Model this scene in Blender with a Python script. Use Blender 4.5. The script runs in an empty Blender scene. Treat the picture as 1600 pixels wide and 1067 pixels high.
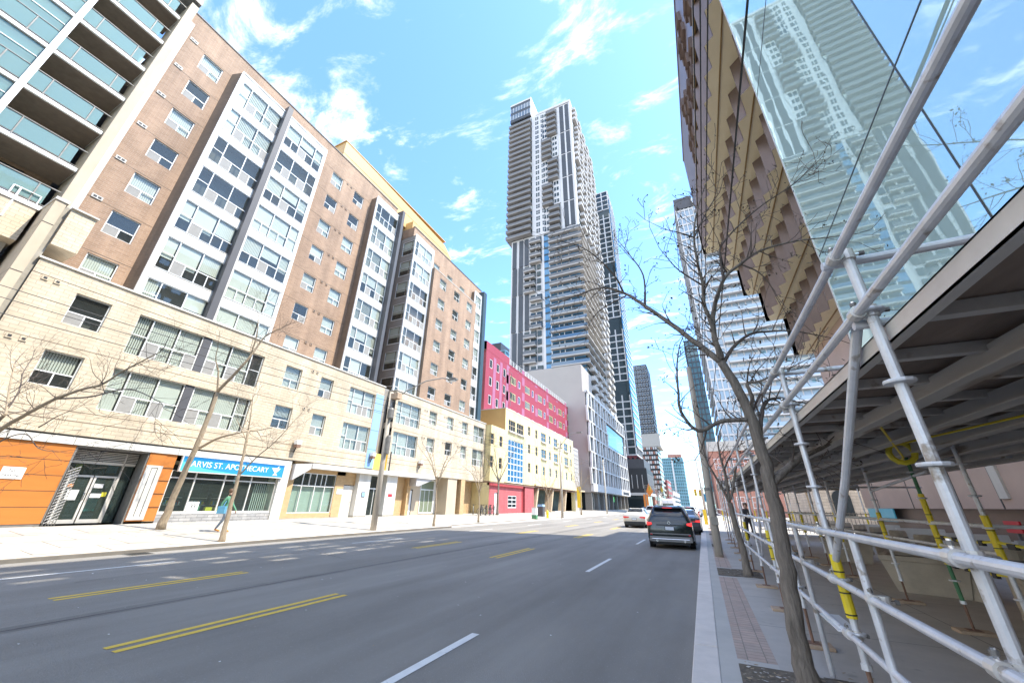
import bpy, bmesh, math, random, zlib
from mathutils import Vector, Matrix, Euler
R = random.Random(7)
S = bpy.context.scene
C = S.collection
PI = math.pi
rad = math.radians
EYE = Vector((0, 0, 1.65))

# ------------------------------------------------------------------ materials
def mat(name, col, rough=.7, metal=0, var=.12, scale=3.0, bump=0, bscale=40, brick=None, grad=None, spec=.5, coat=0, emit=None, stretch=None, speck=None, streak=None):
    m = bpy.data.materials.new(name); m.use_nodes = True
    nt = m.node_tree; N = nt.nodes; L = nt.links
    b = N['Principled BSDF']
    b.inputs['Roughness'].default_value = rough
    b.inputs['Metallic'].default_value = metal
    b.inputs['Specular IOR Level'].default_value = spec
    b.inputs['Coat Weight'].default_value = coat
    col = tuple(col) + (1,)
    tc = N.new('ShaderNodeTexCoord')
    src = tc.outputs['Object']
    if stretch:
        mp = N.new('ShaderNodeMapping'); mp.inputs['Scale'].default_value = stretch
        L.new(src, mp.inputs['Vector']); nsrc = mp.outputs['Vector']
    else:
        nsrc = src
    nz = N.new('ShaderNodeTexNoise'); nz.inputs['Scale'].default_value = scale
    nz.inputs['Detail'].default_value = 7; nz.inputs['Roughness'].default_value = .62
    L.new(nsrc, nz.inputs['Vector'])
    mr = N.new('ShaderNodeMapRange')
    mr.inputs['From Min'].default_value = .25; mr.inputs['From Max'].default_value = .75
    mr.inputs['To Min'].default_value = 1 - var; mr.inputs['To Max'].default_value = 1 + var
    L.new(nz.outputs['Fac'], mr.inputs['Value'])
    mul = N.new('ShaderNodeVectorMath'); mul.operation = 'SCALE'
    L.new(mr.outputs['Result'], mul.inputs['Scale'])
    hgt = None
    if brick:
        # brick = (unit width, unit height, mortar, second colour, mortar colour, plane)
        bw, bh, bm, c2, cm, plane = brick
        sp = N.new('ShaderNodeSeparateXYZ'); L.new(src, sp.inputs[0])
        cb = N.new('ShaderNodeCombineXYZ')
        if plane == 'wall':
            ad = N.new('ShaderNodeMath'); ad.operation = 'ADD'
            L.new(sp.outputs[0], ad.inputs[0]); L.new(sp.outputs[1], ad.inputs[1])
            L.new(ad.outputs[0], cb.inputs[0]); L.new(sp.outputs[2], cb.inputs[1])
        else:
            L.new(sp.outputs[1], cb.inputs[0]); L.new(sp.outputs[0], cb.inputs[1])
        bt = N.new('ShaderNodeTexBrick')
        bt.inputs['Scale'].default_value = 1
        bt.inputs['Brick Width'].default_value = bw; bt.inputs['Row Height'].default_value = bh
        bt.inputs['Mortar Size'].default_value = bm; bt.inputs['Mortar Smooth'].default_value = .2
        bt.inputs['Color1'].default_value = col; bt.inputs['Color2'].default_value = tuple(c2) + (1,)
        bt.inputs['Mortar'].default_value = tuple(cm) + (1,)
        L.new(cb.outputs[0], bt.inputs['Vector'])
        L.new(bt.outputs['Color'], mul.inputs[0]); hgt = bt.outputs['Fac']
    else:
        mul.inputs[0].default_value = col[:3]
    out = mul.outputs[0]
    if streak:
        amt, ssc, smap = streak
        m3 = N.new('ShaderNodeMapping'); m3.inputs['Scale'].default_value = smap; L.new(src, m3.inputs['Vector'])
        n4 = N.new('ShaderNodeTexNoise'); n4.inputs['Scale'].default_value = ssc; n4.inputs['Detail'].default_value = 6; L.new(m3.outputs['Vector'], n4.inputs['Vector'])
        r4 = N.new('ShaderNodeMapRange'); r4.inputs['From Min'].default_value = .3; r4.inputs['From Max'].default_value = .72
        r4.inputs['To Min'].default_value = 1 - amt; r4.inputs['To Max'].default_value = 1 + amt * .5; L.new(n4.outputs['Fac'], r4.inputs['Value'])
        v4 = N.new('ShaderNodeVectorMath'); v4.operation = 'SCALE'; L.new(out, v4.inputs[0]); L.new(r4.outputs['Result'], v4.inputs['Scale']); out = v4.outputs[0]
    if speck:
        sc, thr, c2 = speck
        n3 = N.new('ShaderNodeTexNoise'); n3.inputs['Scale'].default_value = sc; n3.inputs['Detail'].default_value = 5
        L.new(nsrc, n3.inputs['Vector'])
        rp = N.new('ShaderNodeMapRange'); rp.inputs['From Min'].default_value = thr; rp.inputs['From Max'].default_value = thr + .08
        L.new(n3.outputs['Fac'], rp.inputs['Value'])
        mx = N.new('ShaderNodeMix'); mx.data_type = 'RGBA'
        L.new(rp.outputs['Result'], mx.inputs['Factor']); L.new(out, mx.inputs['A']); mx.inputs['B'].default_value = tuple(c2) + (1,)
        out = mx.outputs['Result']
    L.new(out, b.inputs['Base Color'])
    if bump:
        bp = N.new('ShaderNodeBump'); bp.inputs['Strength'].default_value = bump; bp.inputs['Distance'].default_value = .02
        n2 = N.new('ShaderNodeTexNoise'); n2.inputs['Scale'].default_value = bscale; n2.inputs['Detail'].default_value = 6
        L.new(nsrc, n2.inputs['Vector'])
        if hgt:
            sb = N.new('ShaderNodeMath'); sb.operation = 'SUBTRACT'
            L.new(n2.outputs['Fac'], sb.inputs[0]); L.new(hgt, sb.inputs[1]); L.new(sb.outputs[0], bp.inputs['Height'])
        else:
            L.new(n2.outputs['Fac'], bp.inputs['Height'])
        L.new(bp.outputs['Normal'], b.inputs['Normal'])
    if emit:
        b.inputs['Emission Color'].default_value = tuple(emit[0]) + (1,); b.inputs['Emission Strength'].default_value = emit[1]
    return m

def glass_mat(name, tint, gloss, base, base_amt=.12, rough=.02, transp=True, ior=1.5, wob=0.0):
    """architectural pane: part mirror (fresnel), part see-through, a little body colour"""
    m = bpy.data.materials.new(name); m.use_nodes = True
    nt = m.node_tree; N = nt.nodes; L = nt.links
    N.remove(N['Principled BSDF']); o = N['Material Output']
    gl = N.new('ShaderNodeBsdfGlossy'); gl.inputs['Color'].default_value = tuple(gloss) + (1,); gl.inputs['Roughness'].default_value = rough
    if wob:
        tc = N.new('ShaderNodeTexCoord'); nz = N.new('ShaderNodeTexNoise'); nz.inputs['Scale'].default_value = .7; nz.inputs['Detail'].default_value = 2
        L.new(tc.outputs['Object'], nz.inputs['Vector'])
        bp = N.new('ShaderNodeBump'); bp.inputs['Strength'].default_value = wob; bp.inputs['Distance'].default_value = .05
        L.new(nz.outputs['Fac'], bp.inputs['Height']); L.new(bp.outputs['Normal'], gl.inputs['Normal'])
    df = N.new('ShaderNodeBsdfDiffuse'); df.inputs['Color'].default_value = tuple(base) + (1,)
    if transp:
        tr = N.new('ShaderNodeBsdfTransparent'); tr.inputs['Color'].default_value = tuple(tint) + (1,)
        m1 = N.new('ShaderNodeMixShader'); m1.inputs[0].default_value = base_amt
        L.new(tr.outputs[0], m1.inputs[1]); L.new(df.outputs[0], m1.inputs[2]); inner = m1.outputs[0]
    else:
        inner = df.outputs[0]
    f0 = ((ior - 1) / (ior + 1)) ** 2
    ge = N.new('ShaderNodeNewGeometry'); dt = N.new('ShaderNodeVectorMath'); dt.operation = 'DOT_PRODUCT'
    L.new(ge.outputs['Normal'], dt.inputs[0]); L.new(ge.outputs['Incoming'], dt.inputs[1])
    ab = N.new('ShaderNodeMath'); ab.operation = 'ABSOLUTE'; L.new(dt.outputs['Value'], ab.inputs[0])
    om = N.new('ShaderNodeMath'); om.operation = 'SUBTRACT'; om.inputs[0].default_value = 1; L.new(ab.outputs[0], om.inputs[1])
    pw = N.new('ShaderNodeMath'); pw.operation = 'POWER'; L.new(om.outputs[0], pw.inputs[0]); pw.inputs[1].default_value = 5
    fr = N.new('ShaderNodeMath'); fr.operation = 'MULTIPLY_ADD'; L.new(pw.outputs[0], fr.inputs[0]); fr.inputs[1].default_value = 1 - f0; fr.inputs[2].default_value = f0
    m2 = N.new('ShaderNodeMixShader'); L.new(fr.outputs[0], m2.inputs[0]); L.new(inner, m2.inputs[1]); L.new(gl.outputs[0], m2.inputs[2])
    L.new(m2.outputs[0], o.inputs['Surface'])
    return m

M = {}
def dm(key, *a, **k): M[key] = mat(key, *a, **k)
dm('brown_brick', (.37, .24, .155), .85, brick=(.30, .10, .012, (.30, .19, .12), (.38, .28, .21), 'wall'), bump=.4, var=.16, scale=.6, streak=(.22, 1.2, (1.2, 1.2, .10)))
dm('beige_brick', (.62, .52, .385), .85, brick=(.40, .165, .012, (.56, .46, .33), (.42, .35, .26), 'wall'), bump=.4, var=.12, scale=.5, streak=(.20, 1.0, (1.2, 1.2, .12)))
dm('beige_stone', (.50, .41, .30), .85, var=.12, scale=1.2, bump=.1, stretch=(1, 1, .4))
dm('white_panel', (.62, .60, .55), .6, var=.08, scale=1.1, stretch=(1, 1, .25), streak=(.16, 1.5, (1.5, 1.5, .15)))
dm('white_paint', (.78, .77, .74), .5, var=.06, scale=2)
dm('frame_white', (.75, .75, .73), .4, var=.04)
dm('frame_dark', (.05, .055, .06), .4, var=.1)
dm('fin_grey', (.075, .074, .08), .6, var=.12, scale=.8)
dm('fin_teal', (.03, .06, .075), .5, var=.1)
dm('bay_side', (.17, .115, .08), .8, var=.2, scale=.7, brick=(.30, .10, .01, (.14, .10, .07), (.18, .14, .1), 'wall'))  # darker copy of the brown brick: shade of the returns put into colour
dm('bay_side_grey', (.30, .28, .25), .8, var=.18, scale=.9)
dm('ochre_metal', (.56, .35, .13), .5, var=.06, scale=.8)
dm('orange_panel', (.50, .175, .035), .45, var=.14, scale=.9, stretch=(1, .25, 1.5))
dm('blind', (.62, .63, .58), .8, var=.05)
dm('screen', (.28, .27, .25), .8, var=.1, scale=6)
dm('interior', (.07, .075, .072), .9, var=.3, scale=2)
dm('shop_inside', (.06, .085, .075), .9, var=.5, scale=1.2)
dm('concrete', (.50, .47, .42), .85, var=.10, scale=2.2, bump=.08)
dm('concrete_dark', (.34, .315, .27), .85, var=.2, scale=3, bump=.25)
dm('walk_left', (.47, .43, .37), .85, brick=(1.6, 1.6, .022, (.43, .395, .335), (.20, .18, .15), 'floor'), var=.16, scale=.9, bump=.1, streak=(.2, 1.3, (1, .4, 1)))
dm('walk_right', (.47, .43, .38), .88, brick=(2.1, 3.0, .008, (.45, .415, .365), (.19, .18, .16), 'floor'), var=.14, scale=1.6, bump=.1, speck=(5, .66, (.36, .33, .29)))
dm('kerb_dark', (.17, .155, .135), .9, var=.25, scale=2)
dm('kerb', (.70, .63, .56), .85, var=.12, scale=3, bump=.12)
dm('paver', (.50, .37, .30), .9, brick=(.11, .183, .006, (.44, .35, .29), (.26, .22, .18), 'floor'), var=.14, scale=5, bump=.3)
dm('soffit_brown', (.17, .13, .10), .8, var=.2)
dm('asphalt', (.262, .244, .218), .82, streak=(.24, 1.1, (1, .04, 1)), var=.24, scale=.45, bump=.8, bscale=160, stretch=(1, .35, 1), speck=(70, .62, (.34, .33, .31)))
dm('asphalt_patch', (.205, .192, .175), .85, var=.2, scale=.8, bump=.7, bscale=150, speck=(70, .64, (.30, .29, .28)), streak=(.2, 1, (1, .1, 1)))
dm('seam', (.05, .05, .055), .7, var=.2, scale=2)
dm('road_white', (.72, .71, .68), .7, var=.12, scale=7, speck=(14, .62, (.35, .35, .35)))
dm('road_yellow', (.70, .47, .06), .7, var=.12, scale=7, speck=(14, .63, (.33, .26, .1)))
dm('ground', (.33, .31, .28), .9, var=.2, scale=.2)
dm('soil', (.14, .115, .085), .95, var=.5, scale=14, bump=.8, bscale=30, speck=(26, .62, (.36, .31, .24)))
dm('leaf_litter', (.33, .25, .16), .9, var=.4, scale=9)
dm('bark', (.205, .175, .145), .92, var=.45, scale=9, bump=1.0, bscale=22, stretch=(3, 3, .5))
dm('bark_light', (.33, .26, .18), .9, var=.3, scale=9, bump=.5, bscale=20, stretch=(3, 3, .6))
dm('twig', (.12, .095, .08), .9, var=.2)
dm('twig_light', (.30, .235, .17), .9, var=.2)
dm('bud', (.10, .075, .055), .9, var=.3)
dm('pole_wood', (.48, .43, .36), .9, var=.2, scale=5, bump=.4, stretch=(4, 4, .3))
dm('wire', (.02, .02, .022), .6, var=.05)
dm('steel_galv', (.74, .75, .77), .42, metal=.3, var=.16, scale=7, bump=.08, speck=(11, .63, (.40, .35, .30)))
dm('alu', (.74, .71, .66), .42, metal=.35, var=.12, scale=3)
dm('steel_dark', (.21, .20, .185), .6, metal=.3, var=.25, scale=5)
dm('rust_metal', (.22, .13, .09), .8, var=.3, scale=9)
dm('yellow_plastic', (.85, .66, .03), .45, var=.1, scale=5)
dm('tape_yellow', (.80, .68, .05), .5, var=.1)
dm('green_tube', (.07, .22, .10), .5, var=.2, scale=6)
dm('wood_block', (.46, .34, .24), .9, var=.25, scale=6)
dm('stringer_grey', (.56, .53, .49), .55, metal=.2, var=.22, scale=3, stretch=(1, .15, 1), speck=(6, .6, (.36, .29, .23)))
dm('ply', (.24, .18, .14), .9, var=.4, scale=4, stretch=(1, .2, 1))
dm('bronze', (.19, .14, .12), .42, metal=.35, var=.16, scale=.7)
dm('bronze_wall', (.47, .355, .30), .6, var=.14, scale=.6)
dm('planter_concrete', (.52, .46, .37), .9, var=.2, scale=3, bump=.25)
dm('gold_soffit', (.92, .84, .60), .5, metal=.0, var=.07, scale=.6)
dm('gold_trim', (.30, .20, .08), .5, metal=.3)
dm('podium_grey', (.37, .335, .305), .8, var=.07, scale=.12)
dm('tower_white', (.58, .565, .55), .6, var=.06, scale=.2)
dm('tower_panel', (.050, .058, .066), .5, var=.25, scale=.3)
dm('balcony_slab', (.25, .235, .215), .75, var=.14, scale=.15)
dm('balcony_edge', (.43, .405, .37), .7, var=.1, scale=.3)
dm('bal_glass_grey', (.13, .135, .14), .25, var=.15, scale=.2)
dm('pink_wall', (.27, .036, .062), .75, var=.10, scale=1.2)
dm('mauve_wall', (.31, .11, .19), .75, var=.10, scale=1.2)
dm('red_wall', (.50, .12, .125), .8, var=.12, scale=1.2, brick=(.4, .2, .012, (.45, .105, .11), (.30, .07, .08), 'wall'), streak=(.15, 1, (1.3, 1.3, .15)))
dm('red_wall_dark', (.36, .045, .05), .7, var=.1)
dm('yellow_wall', (.70, .60, .32), .8, var=.10, scale=.8, streak=(.16, 1.0, (1.3, 1.3, .12)))
dm('tan_wood', (.55, .42, .28), .8, var=.15)
dm('tan_brick', (.55, .37, .19), .85, brick=(.30, .10, .008, (.50, .33, .17), (.40, .30, .18), 'wall'), var=.12, bump=.2)
dm('grey_stone', (.40, .39, .38), .8, brick=(.5, .14, .012, (.30, .30, .30), (.20, .20, .20), 'wall'), var=.25, scale=4, bump=.6)
dm('canopy_grey', (.48, .46, .45), .6, var=.06)
dm('sign_blue', (.025, .27, .50), .4, var=.04)
dm('sign_navy', (.01, .17, .42), .4, var=.04)
dm('sign_white', (.80, .80, .79), .5, var=.03)
dm('ink', (.03, .03, .03), .6, var=.05)
dm('blue_panel', (.27, .43, .66), .5, var=.05)
dm('yellow_panel', (.80, .56, .10), .5, var=.05)
dm('cyan_panel', (.10, .48, .60), .4, var=.06)
dm('red_sign', (.60, .03, .04), .4, var=.05)
dm('rubber', (.025, .025, .027), .8, var=.2)
dm('rim', (.45, .46, .48), .3, metal=.8, var=.1)
dm('trim_black', (.03, .031, .033), .55, var=.1)
dm('trim_grey', (.22, .22, .22), .5, var=.1)
dm('chrome', (.75, .75, .76), .15, metal=1, var=.03)
dm('tail_red', (.40, .012, .015), .2, var=.05, emit=((1, .03, .03), .12))
dm('brake_red', (.6, .03, .03), .2, var=.05, emit=((1, .04, .04), .30))
dm('plate', (.70, .74, .82), .4, var=.04)
dm('skin', (.55, .36, .27), .6, var=.06)
dm('hair', (.10, .055, .03), .6, var=.2)
dm('cloth_green', (.10, .26, .16), .85, var=.15)
dm('cloth_jeans', (.20, .24, .30), .85, var=.15)
dm('cloth_black', (.03, .03, .035), .85, var=.15)
dm('cloth_blue', (.10, .30, .45), .8, var=.1)
dm('shoe_orange', (.65, .26, .06), .7, var=.1)
dm('traffic_yellow', (.80, .55, .03), .4, var=.05)
dm('flag_orange', (.85, .28, .05), .6, var=.05)
dm('green_sign', (.10, .60, .16), .4, var=.03, emit=((.15, .8, .2), .25))
dm('hydrant_yellow', (.82, .62, .03), .45, var=.06)
dm('foliage_far', (.25, .20, .14), .95, var=.35, scale=2)
dm('stone_old', (.62, .55, .45), .85, brick=(.6, .25, .02, (.56, .49, .40), (.42, .37, .30), 'wall'), var=.2, scale=1.2)
dm('red_brick', (.42, .17, .11), .85, brick=(.25, .09, .01, (.36, .14, .10), (.40, .30, .25), 'wall'), var=.15)
dm('far_blue', (.16, .33, .40), .3, var=.2, scale=.1)
M['pane'] = glass_mat('window_pane', (.86, .90, .87), (.92, .94, .90), (.40, .44, .41), .06, .02, True, 1.62, wob=.03)
M['pale_glass'] = glass_mat('pale_tower_glass', (.6, .8, .9), (.85, .92, 1.0), (.30, .39, .46), .2, .05, False, 1.8)
M['shop_glass'] = glass_mat('shop_pane', (.66, .78, .74), (.85, .95, .95), (.25, .32, .3), .10, .01, True, 1.6)
M['curtain'] = glass_mat('mirror_glass', (.6, .8, .8), (.74, .93, .93), (.56, .76, .73), .2, .0, False, 4.6, wob=.045)
M['tower_glass'] = glass_mat('tower_glass', (.6, .8, .9), (.80, .90, 1.0), (.05, .09, .13), .2, .03, False, 2.1)
M['tower_glass_blue'] = glass_mat('blue_tower_glass', (.6, .8, .9), (.70, .88, 1.0), (.04, .17, .32), .2, .03, False, 2.0)
M['dark_glass'] = glass_mat('dark_glass', (.4, .5, .5), (.7, .85, .9), (.025, .035, .04), .2, .03, False, 1.7)
M['teal_glass'] = glass_mat('teal_glass', (.4, .5, .5), (.70, .86, .90), (.10, .18, .20), .2, .03, False, 1.8)
M['car_glass'] = glass_mat('car_glass', (.2, .22, .24), (.9, .95, 1), (.02, .022, .025), .3, .02, False, 1.7)
M['bal_glass'] = glass_mat('balustrade_glass', (.62, .80, .78), (.85, .95, .92), (.34, .48, .46), .42, .02, True, 1.45)

# ------------------------------------------------------------------ mesh helpers
class MB:
    def __init__(s): s.v = []; s.f = []; s.mi = []; s.mats = []
    def m(s, key):
        if key not in s.mats: s.mats.append(key)
        return s.mats.index(key)
    def quad(s, pts, key):
        n = len(s.v); s.v += [tuple(p) for p in pts]; s.f.append(tuple(range(n, n + len(pts)))); s.mi.append(s.m(key))
    def box(s, x0, x1, y0, y1, z0, z1, key):
        if x0 > x1: x0, x1 = x1, x0
        if y0 > y1: y0, y1 = y1, y0
        if z0 > z1: z0, z1 = z1, z0
        n = len(s.v); k = s.m(key)
        s.v += [(x0, y0, z0), (x1, y0, z0), (x1, y1, z0), (x0, y1, z0), (x0, y0, z1), (x1, y0, z1), (x1, y1, z1), (x0, y1, z1)]
        for f in ((3, 2, 1, 0), (4, 5, 6, 7), (0, 1, 5, 4), (1, 2, 6, 5), (2, 3, 7, 6), (3, 0, 4, 7)):
            s.f.append(tuple(n + i for i in f)); s.mi.append(k)
        return s
    def prism(s, poly, axis, a, b, key):
        """poly is 2D; axis x: (y,z); axis y: (x,z); axis z: (x,y)"""
        def P(p, t): return {'x': (t, p[0], p[1]), 'y': (p[0], t, p[1]), 'z': (p[0], p[1], t)}[axis]
        n = len(s.v); k = s.m(key); m = len(poly)
        s.v += [P(p, a) for p in poly] + [P(p, b) for p in poly]
        s.f.append(tuple(range(n, n + m))); s.mi.append(k)
        s.f.append(tuple(range(n + 2 * m - 1, n + m - 1, -1))); s.mi.append(k)
        for i in range(m):
            j = (i + 1) % m; s.f.append((n + i, n + m + i, n + m + j, n + j)); s.mi.append(k)
    def tube(s, pts, radii, key, n=8, cap=True):
        pts = [Vector(p) for p in pts]
        if not isinstance(radii, (list, tuple)): radii = [radii] * len(pts)
        k = s.m(key); base = len(s.v); up = None
        for i, p in enumerate(pts):
            d = (pts[min(i + 1, len(pts) - 1)] - pts[max(i - 1, 0)])
            if d.length < 1e-7: d = Vector((0, 0, 1))
            d.normalize()
            if up is None:
                up = Vector((1, 0, 0)) if abs(d.x) < .8 else Vector((0, 1, 0))
            a = d.cross(up)
            if a.length < 1e-5: a = d.cross(Vector((0, 1, .3)))
            a.normalize(); b = a.cross(d); up = b
            for j in range(n):
                t = 2 * PI * j / n
                s.v.append(tuple(p + (a * math.cos(t) + b * math.sin(t)) * radii[i]))
        for i in range(len(pts) - 1):
            for j in range(n):
                j2 = (j + 1) % n
                s.f.append((base + i * n + j, base + i * n + j2, base + (i + 1) * n + j2, base + (i + 1) * n + j)); s.mi.append(k)
        if cap:
            s.f.append(tuple(base + j for j in range(n - 1, -1, -1))); s.mi.append(k)
            e = base + (len(pts) - 1) * n
            s.f.append(tuple(e + j for j in range(n))); s.mi.append(k)
        return s
    def lathe(s, prof, c, key, n=16):
        """prof: (radius, z) around vertical axis at c"""
        k = s.m(key); base = len(s.v)
        for r, z in prof:
            for j in range(n):
                t = 2 * PI * j / n; s.v.append((c[0] + r * math.cos(t), c[1] + r * math.sin(t), c[2] + z))
        for i in range(len(prof) - 1):
            for j in range(n):
                j2 = (j + 1) % n; s.f.append((base + i * n + j, base + i * n + j2, base + (i + 1) * n + j2, base + (i + 1) * n + j)); s.mi.append(k)
        e = base + (len(prof) - 1) * n
        s.f.append(tuple(e + j for j in range(n))); s.mi.append(k)
        s.f.append(tuple(base + j for j in range(n - 1, -1, -1))); s.mi.append(k)
    def torus(s, c, axis, R0, r0, key, n=20, m=8):
        pts = []
        for i in range(n + 1):
            t = 2 * PI * i / n
            a, b = R0 * math.cos(t), R0 * math.sin(t)
            pts.append((c[0], c[1] + a, c[2] + b) if axis == 'x' else (c[0] + a, c[1], c[2] + b))
        s.tube(pts, r0, key, m, False)
    def mesh(s, name, smooth=False):
        me = bpy.data.meshes.new(name); me.from_pydata(s.v, [], s.f)
        for k in s.mats: me.materials.append(M[k])
        me.polygons.foreach_set('material_index', s.mi)
        if smooth: me.polygons.foreach_set('use_smooth', [True] * len(s.f))
        me.update(); return me
    def build(s, name, parent=None, smooth=False, label=None, bevel=0):
        o = bpy.data.objects.new(name, s.mesh(name, smooth)); C.objects.link(o)
        adopt(o, parent)
        if label: o['label'] = label
        if bevel:
            bv = o.modifiers.new('bevel', 'BEVEL'); bv.width = bevel; bv.segments = 2; bv.limit_method = 'ANGLE'; bv.angle_limit = rad(40)
        return o

def adopt(o, parent):
    if parent is None: return
    o.parent = parent
    if parent.parent is None: o.location = -parent.location if not parent.get('local') else (0, 0, 0)

def tag(o, label, cat, group=None):
    o['label'] = label; o['category'] = cat
    if group: o['group'] = group
    return o
def thing(name, label, cat, loc=(0, 0, 0), group=None, local=False):
    o = bpy.data.objects.new(name, None); C.objects.link(o); o.empty_display_size = .3
    o.location = loc; tag(o, label, cat, group)
    if local: o['local'] = 1
    return o
def struct(o): o['kind'] = 'structure'; return o
def copy_tree(o, parent=None):
    c = o.copy(); C.objects.link(c)
    if parent: c.parent = parent
    for ch in o.children: copy_tree(ch, c)
    return c
def place(proto, loc, rz=0, label=None, scale=1, first=False):
    o = proto if first else copy_tree(proto)
    o.location = loc; o.rotation_euler = (0, 0, rz)
    if scale != 1: o.scale = (scale, scale, scale)
    if label: o['label'] = label
    return o
def text_mesh(body, size, key, depth=.01):
    cu = bpy.data.curves.new('lettering', 'FONT'); cu.body = body; cu.size = size; cu.extrude = depth / 2
    cu.align_x = 'CENTER'; cu.align_y = 'CENTER'
    ob = bpy.data.objects.new('lettering', cu); C.objects.link(ob)
    dg = bpy.context.evaluated_depsgraph_get()
    me = bpy.data.meshes.new_from_object(ob.evaluated_get(dg)); bpy.data.objects.remove(ob)
    me.materials.clear(); me.materials.append(M[key]); return me
def lettering(body, size, key, loc, facing, parent, depth=.012, sx=1):
    """facing '+X' reads along +Y ; '-Y' reads along +X"""
    o = bpy.data.objects.new('lettering', text_mesh(body, size, key, depth)); C.objects.link(o)
    o.parent = parent
    o.location = Vector(loc) - (parent.location if parent.parent is None else Vector((0, 0, 0)))
    o.rotation_euler = (PI / 2, 0, PI / 2) if facing == '+X' else (PI / 2, 0, 0)
    o.scale = (sx, 1, 1)
    return o

# wall with real openings; face = (kind, offset)
def mapper(face):
    k, o = face
    if k == '+X': return lambda u, v, d=0: (o + d, u, v)
    if k == '-X': return lambda u, v, d=0: (o - d, u, v)
    if k == '-Y': return lambda u, v, d=0: (u, o - d, v)
    if k == '+Y': return lambda u, v, d=0: (u, o + d, v)
def wall(mb, face, u0, u1, v0, v1, holes, depth, key, rkey=None):
    P = mapper(face); rkey = rkey or key
    us = sorted({u0, u1} | {h[0] for h in holes} | {h[1] for h in holes}); vs = sorted({v0, v1} | {h[2] for h in holes} | {h[3] for h in holes})
    us = [u for u in us if u0 - 1e-6 <= u <= u1 + 1e-6]; vs = [v for v in vs if v0 - 1e-6 <= v <= v1 + 1e-6]
    for i in range(len(us) - 1):
        a, b = us[i], us[i + 1]
        run = None
        for j in range(len(vs) - 1):
            c, d = vs[j], vs[j + 1]
            um, vm = (a + b) / 2, (c + d) / 2
            solid = not any(h[0] < um < h[1] and h[2] < vm < h[3] for h in holes)
            if solid:
                if run is None: run = c
            if run is not None and (not solid or j == len(vs) - 2):
                e = d if solid else c
                mb.quad([P(a, run), P(b, run), P(b, e), P(a, e)], key); run = None
    for a, b, c, d in holes:
        for q in (((a, c), (b, c)), ((b, c), (b, d)), ((b, d), (a, d)), ((a, d), (a, c))):
            (p, r), (s2, t) = q
            mb.quad([P(p, r), P(s2, t), P(s2, t, -depth), P(p, r, -depth)], rkey)
def rect(mb, face, u0, u1, v0, v1, d0, d1, key):
    P = mapper(face); a = P(u0, v0, d0); b = P(u1, v1, d1)
    mb.box(a[0], b[0], a[1], b[1], a[2], b[2], key)

# ------------------------------------------------------------------ windows (frame > pane, blind)
WCACHE = {}
def win_meshes(kind, w, h, lights, blind):
    key = (kind, round(w, 2), round(h, 2), tuple(lights or ()), blind)
    if key in WCACHE: return WCACHE[key]
    fr, pn, bl = MB(), MB(), MB(); F = ('+X', 0); t = .045
    lights = lights or [(0, w, 'wide')]
    rect(fr, F, 0, w, 0, t, -.03, .03, 'frame_white'); rect(fr, F, 0, w, h - t, h, -.03, .03, 'frame_white')
    rect(fr, F, -.02, w + .02, -.05, 0, -.03, .06, 'frame_white')
    rr = random.Random(zlib.crc32(repr(key).encode()))
    for i, (a, b, k) in enumerate(lights):
        rect(fr, F, a, a + t, t, h - t, -.03, .03, 'frame_white')
        if i == len(lights) - 1: rect(fr, F, b - t, b, t, h - t, -.03, .03, 'frame_white')
        a2, b2 = a + t, b - (t if i == len(lights) - 1 else 0)
        s = h * .40
        if k == 'narrow':
            rect(fr, F, a2, b2, h * .5 - .02, h * .5 + .02, -.025, .025, 'frame_white')
        elif k in ('wide', 'tall'):
            rect(fr, F, a2, b2, s - .025, s + .025, -.025, .028, 'frame_white')
            m_ = (a2 + b2) / 2
            rect(fr, F, m_ - .022, m_ + .022, t, s - .025, -.02, .026, 'frame_white')
            if k == 'wide' and rr.random() < .75:
                if rr.random() < .6: rect(pn, F, a2, m_ - .022, t, s - .025, .008, .012, 'screen')
                else: rect(pn, F, m_ + .022, b2, t, s - .025, .008, .012, 'screen')
        P = mapper(F)
        pn.quad([P(a2, t), P(b2, t), P(b2, h - t), P(a2, h - t)], 'pane')
        # blinds: real upright slats
        if blind and rr.random() < (.96 if blind == 'full' else .75):
            x = a2; sw = .095; top = h - t; bot = t if blind == 'full' else h * rr.uniform(.15, .6)
            ang = rr.choice((.12, .25, .4, .6))
            while x < b2 - sw:
                dx, dy = sw * math.sin(ang), sw * math.cos(ang)
                bl.quad([(-.06, x, bot), (-.06 - dx, x + dy, bot), (-.06 - dx, x + dy, top), (-.06, x, top)], 'blind')
                x += sw * .92
    bl.quad([(-.55, 0, 0), (-.55, w, 0), (-.55, w, h), (-.55, 0, h)], 'interior')
    for (ya, za, yb, zb) in ((0, 0, w, 0), (w, 0, w, h), (w, h, 0, h), (0, h, 0, 0)): bl.quad([(-.035, ya, za), (-.035, yb, zb), (-.55, yb, zb), (-.55, ya, za)], 'interior')
    r = (fr.mesh('window'), pn.mesh('pane'), bl.mesh('blind'))
    WCACHE[key] = r; return r
def window(parent, face, u, v, w, h, lights=None, blind='full', d=-.12, name='window', kind='punched'):
    ms = win_meshes(kind, w, h, lights, blind)
    o = bpy.data.objects.new(name, ms[0]); C.objects.link(o); o.parent = parent
    k, off = face
    if k == '+X': loc = Vector((off + d, u, v)); rz = 0
    elif k == '-Y': loc = Vector((u, off - d, v)); rz = -PI / 2
    elif k == '-X': loc = Vector((off - d, u + w, v)); rz = PI
    o.location = loc - parent.location; o.rotation_euler = (0, 0, rz)
    for nm, me in (('pane', ms[1]), ('blind', ms[2])):
        c = bpy.data.objects.new(nm, me); C.objects.link(c); c.parent = o
    return o
def pick(): return R.choice(('full', 'full', 'full', 'full', 'half', 'half', 'half', None))
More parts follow.
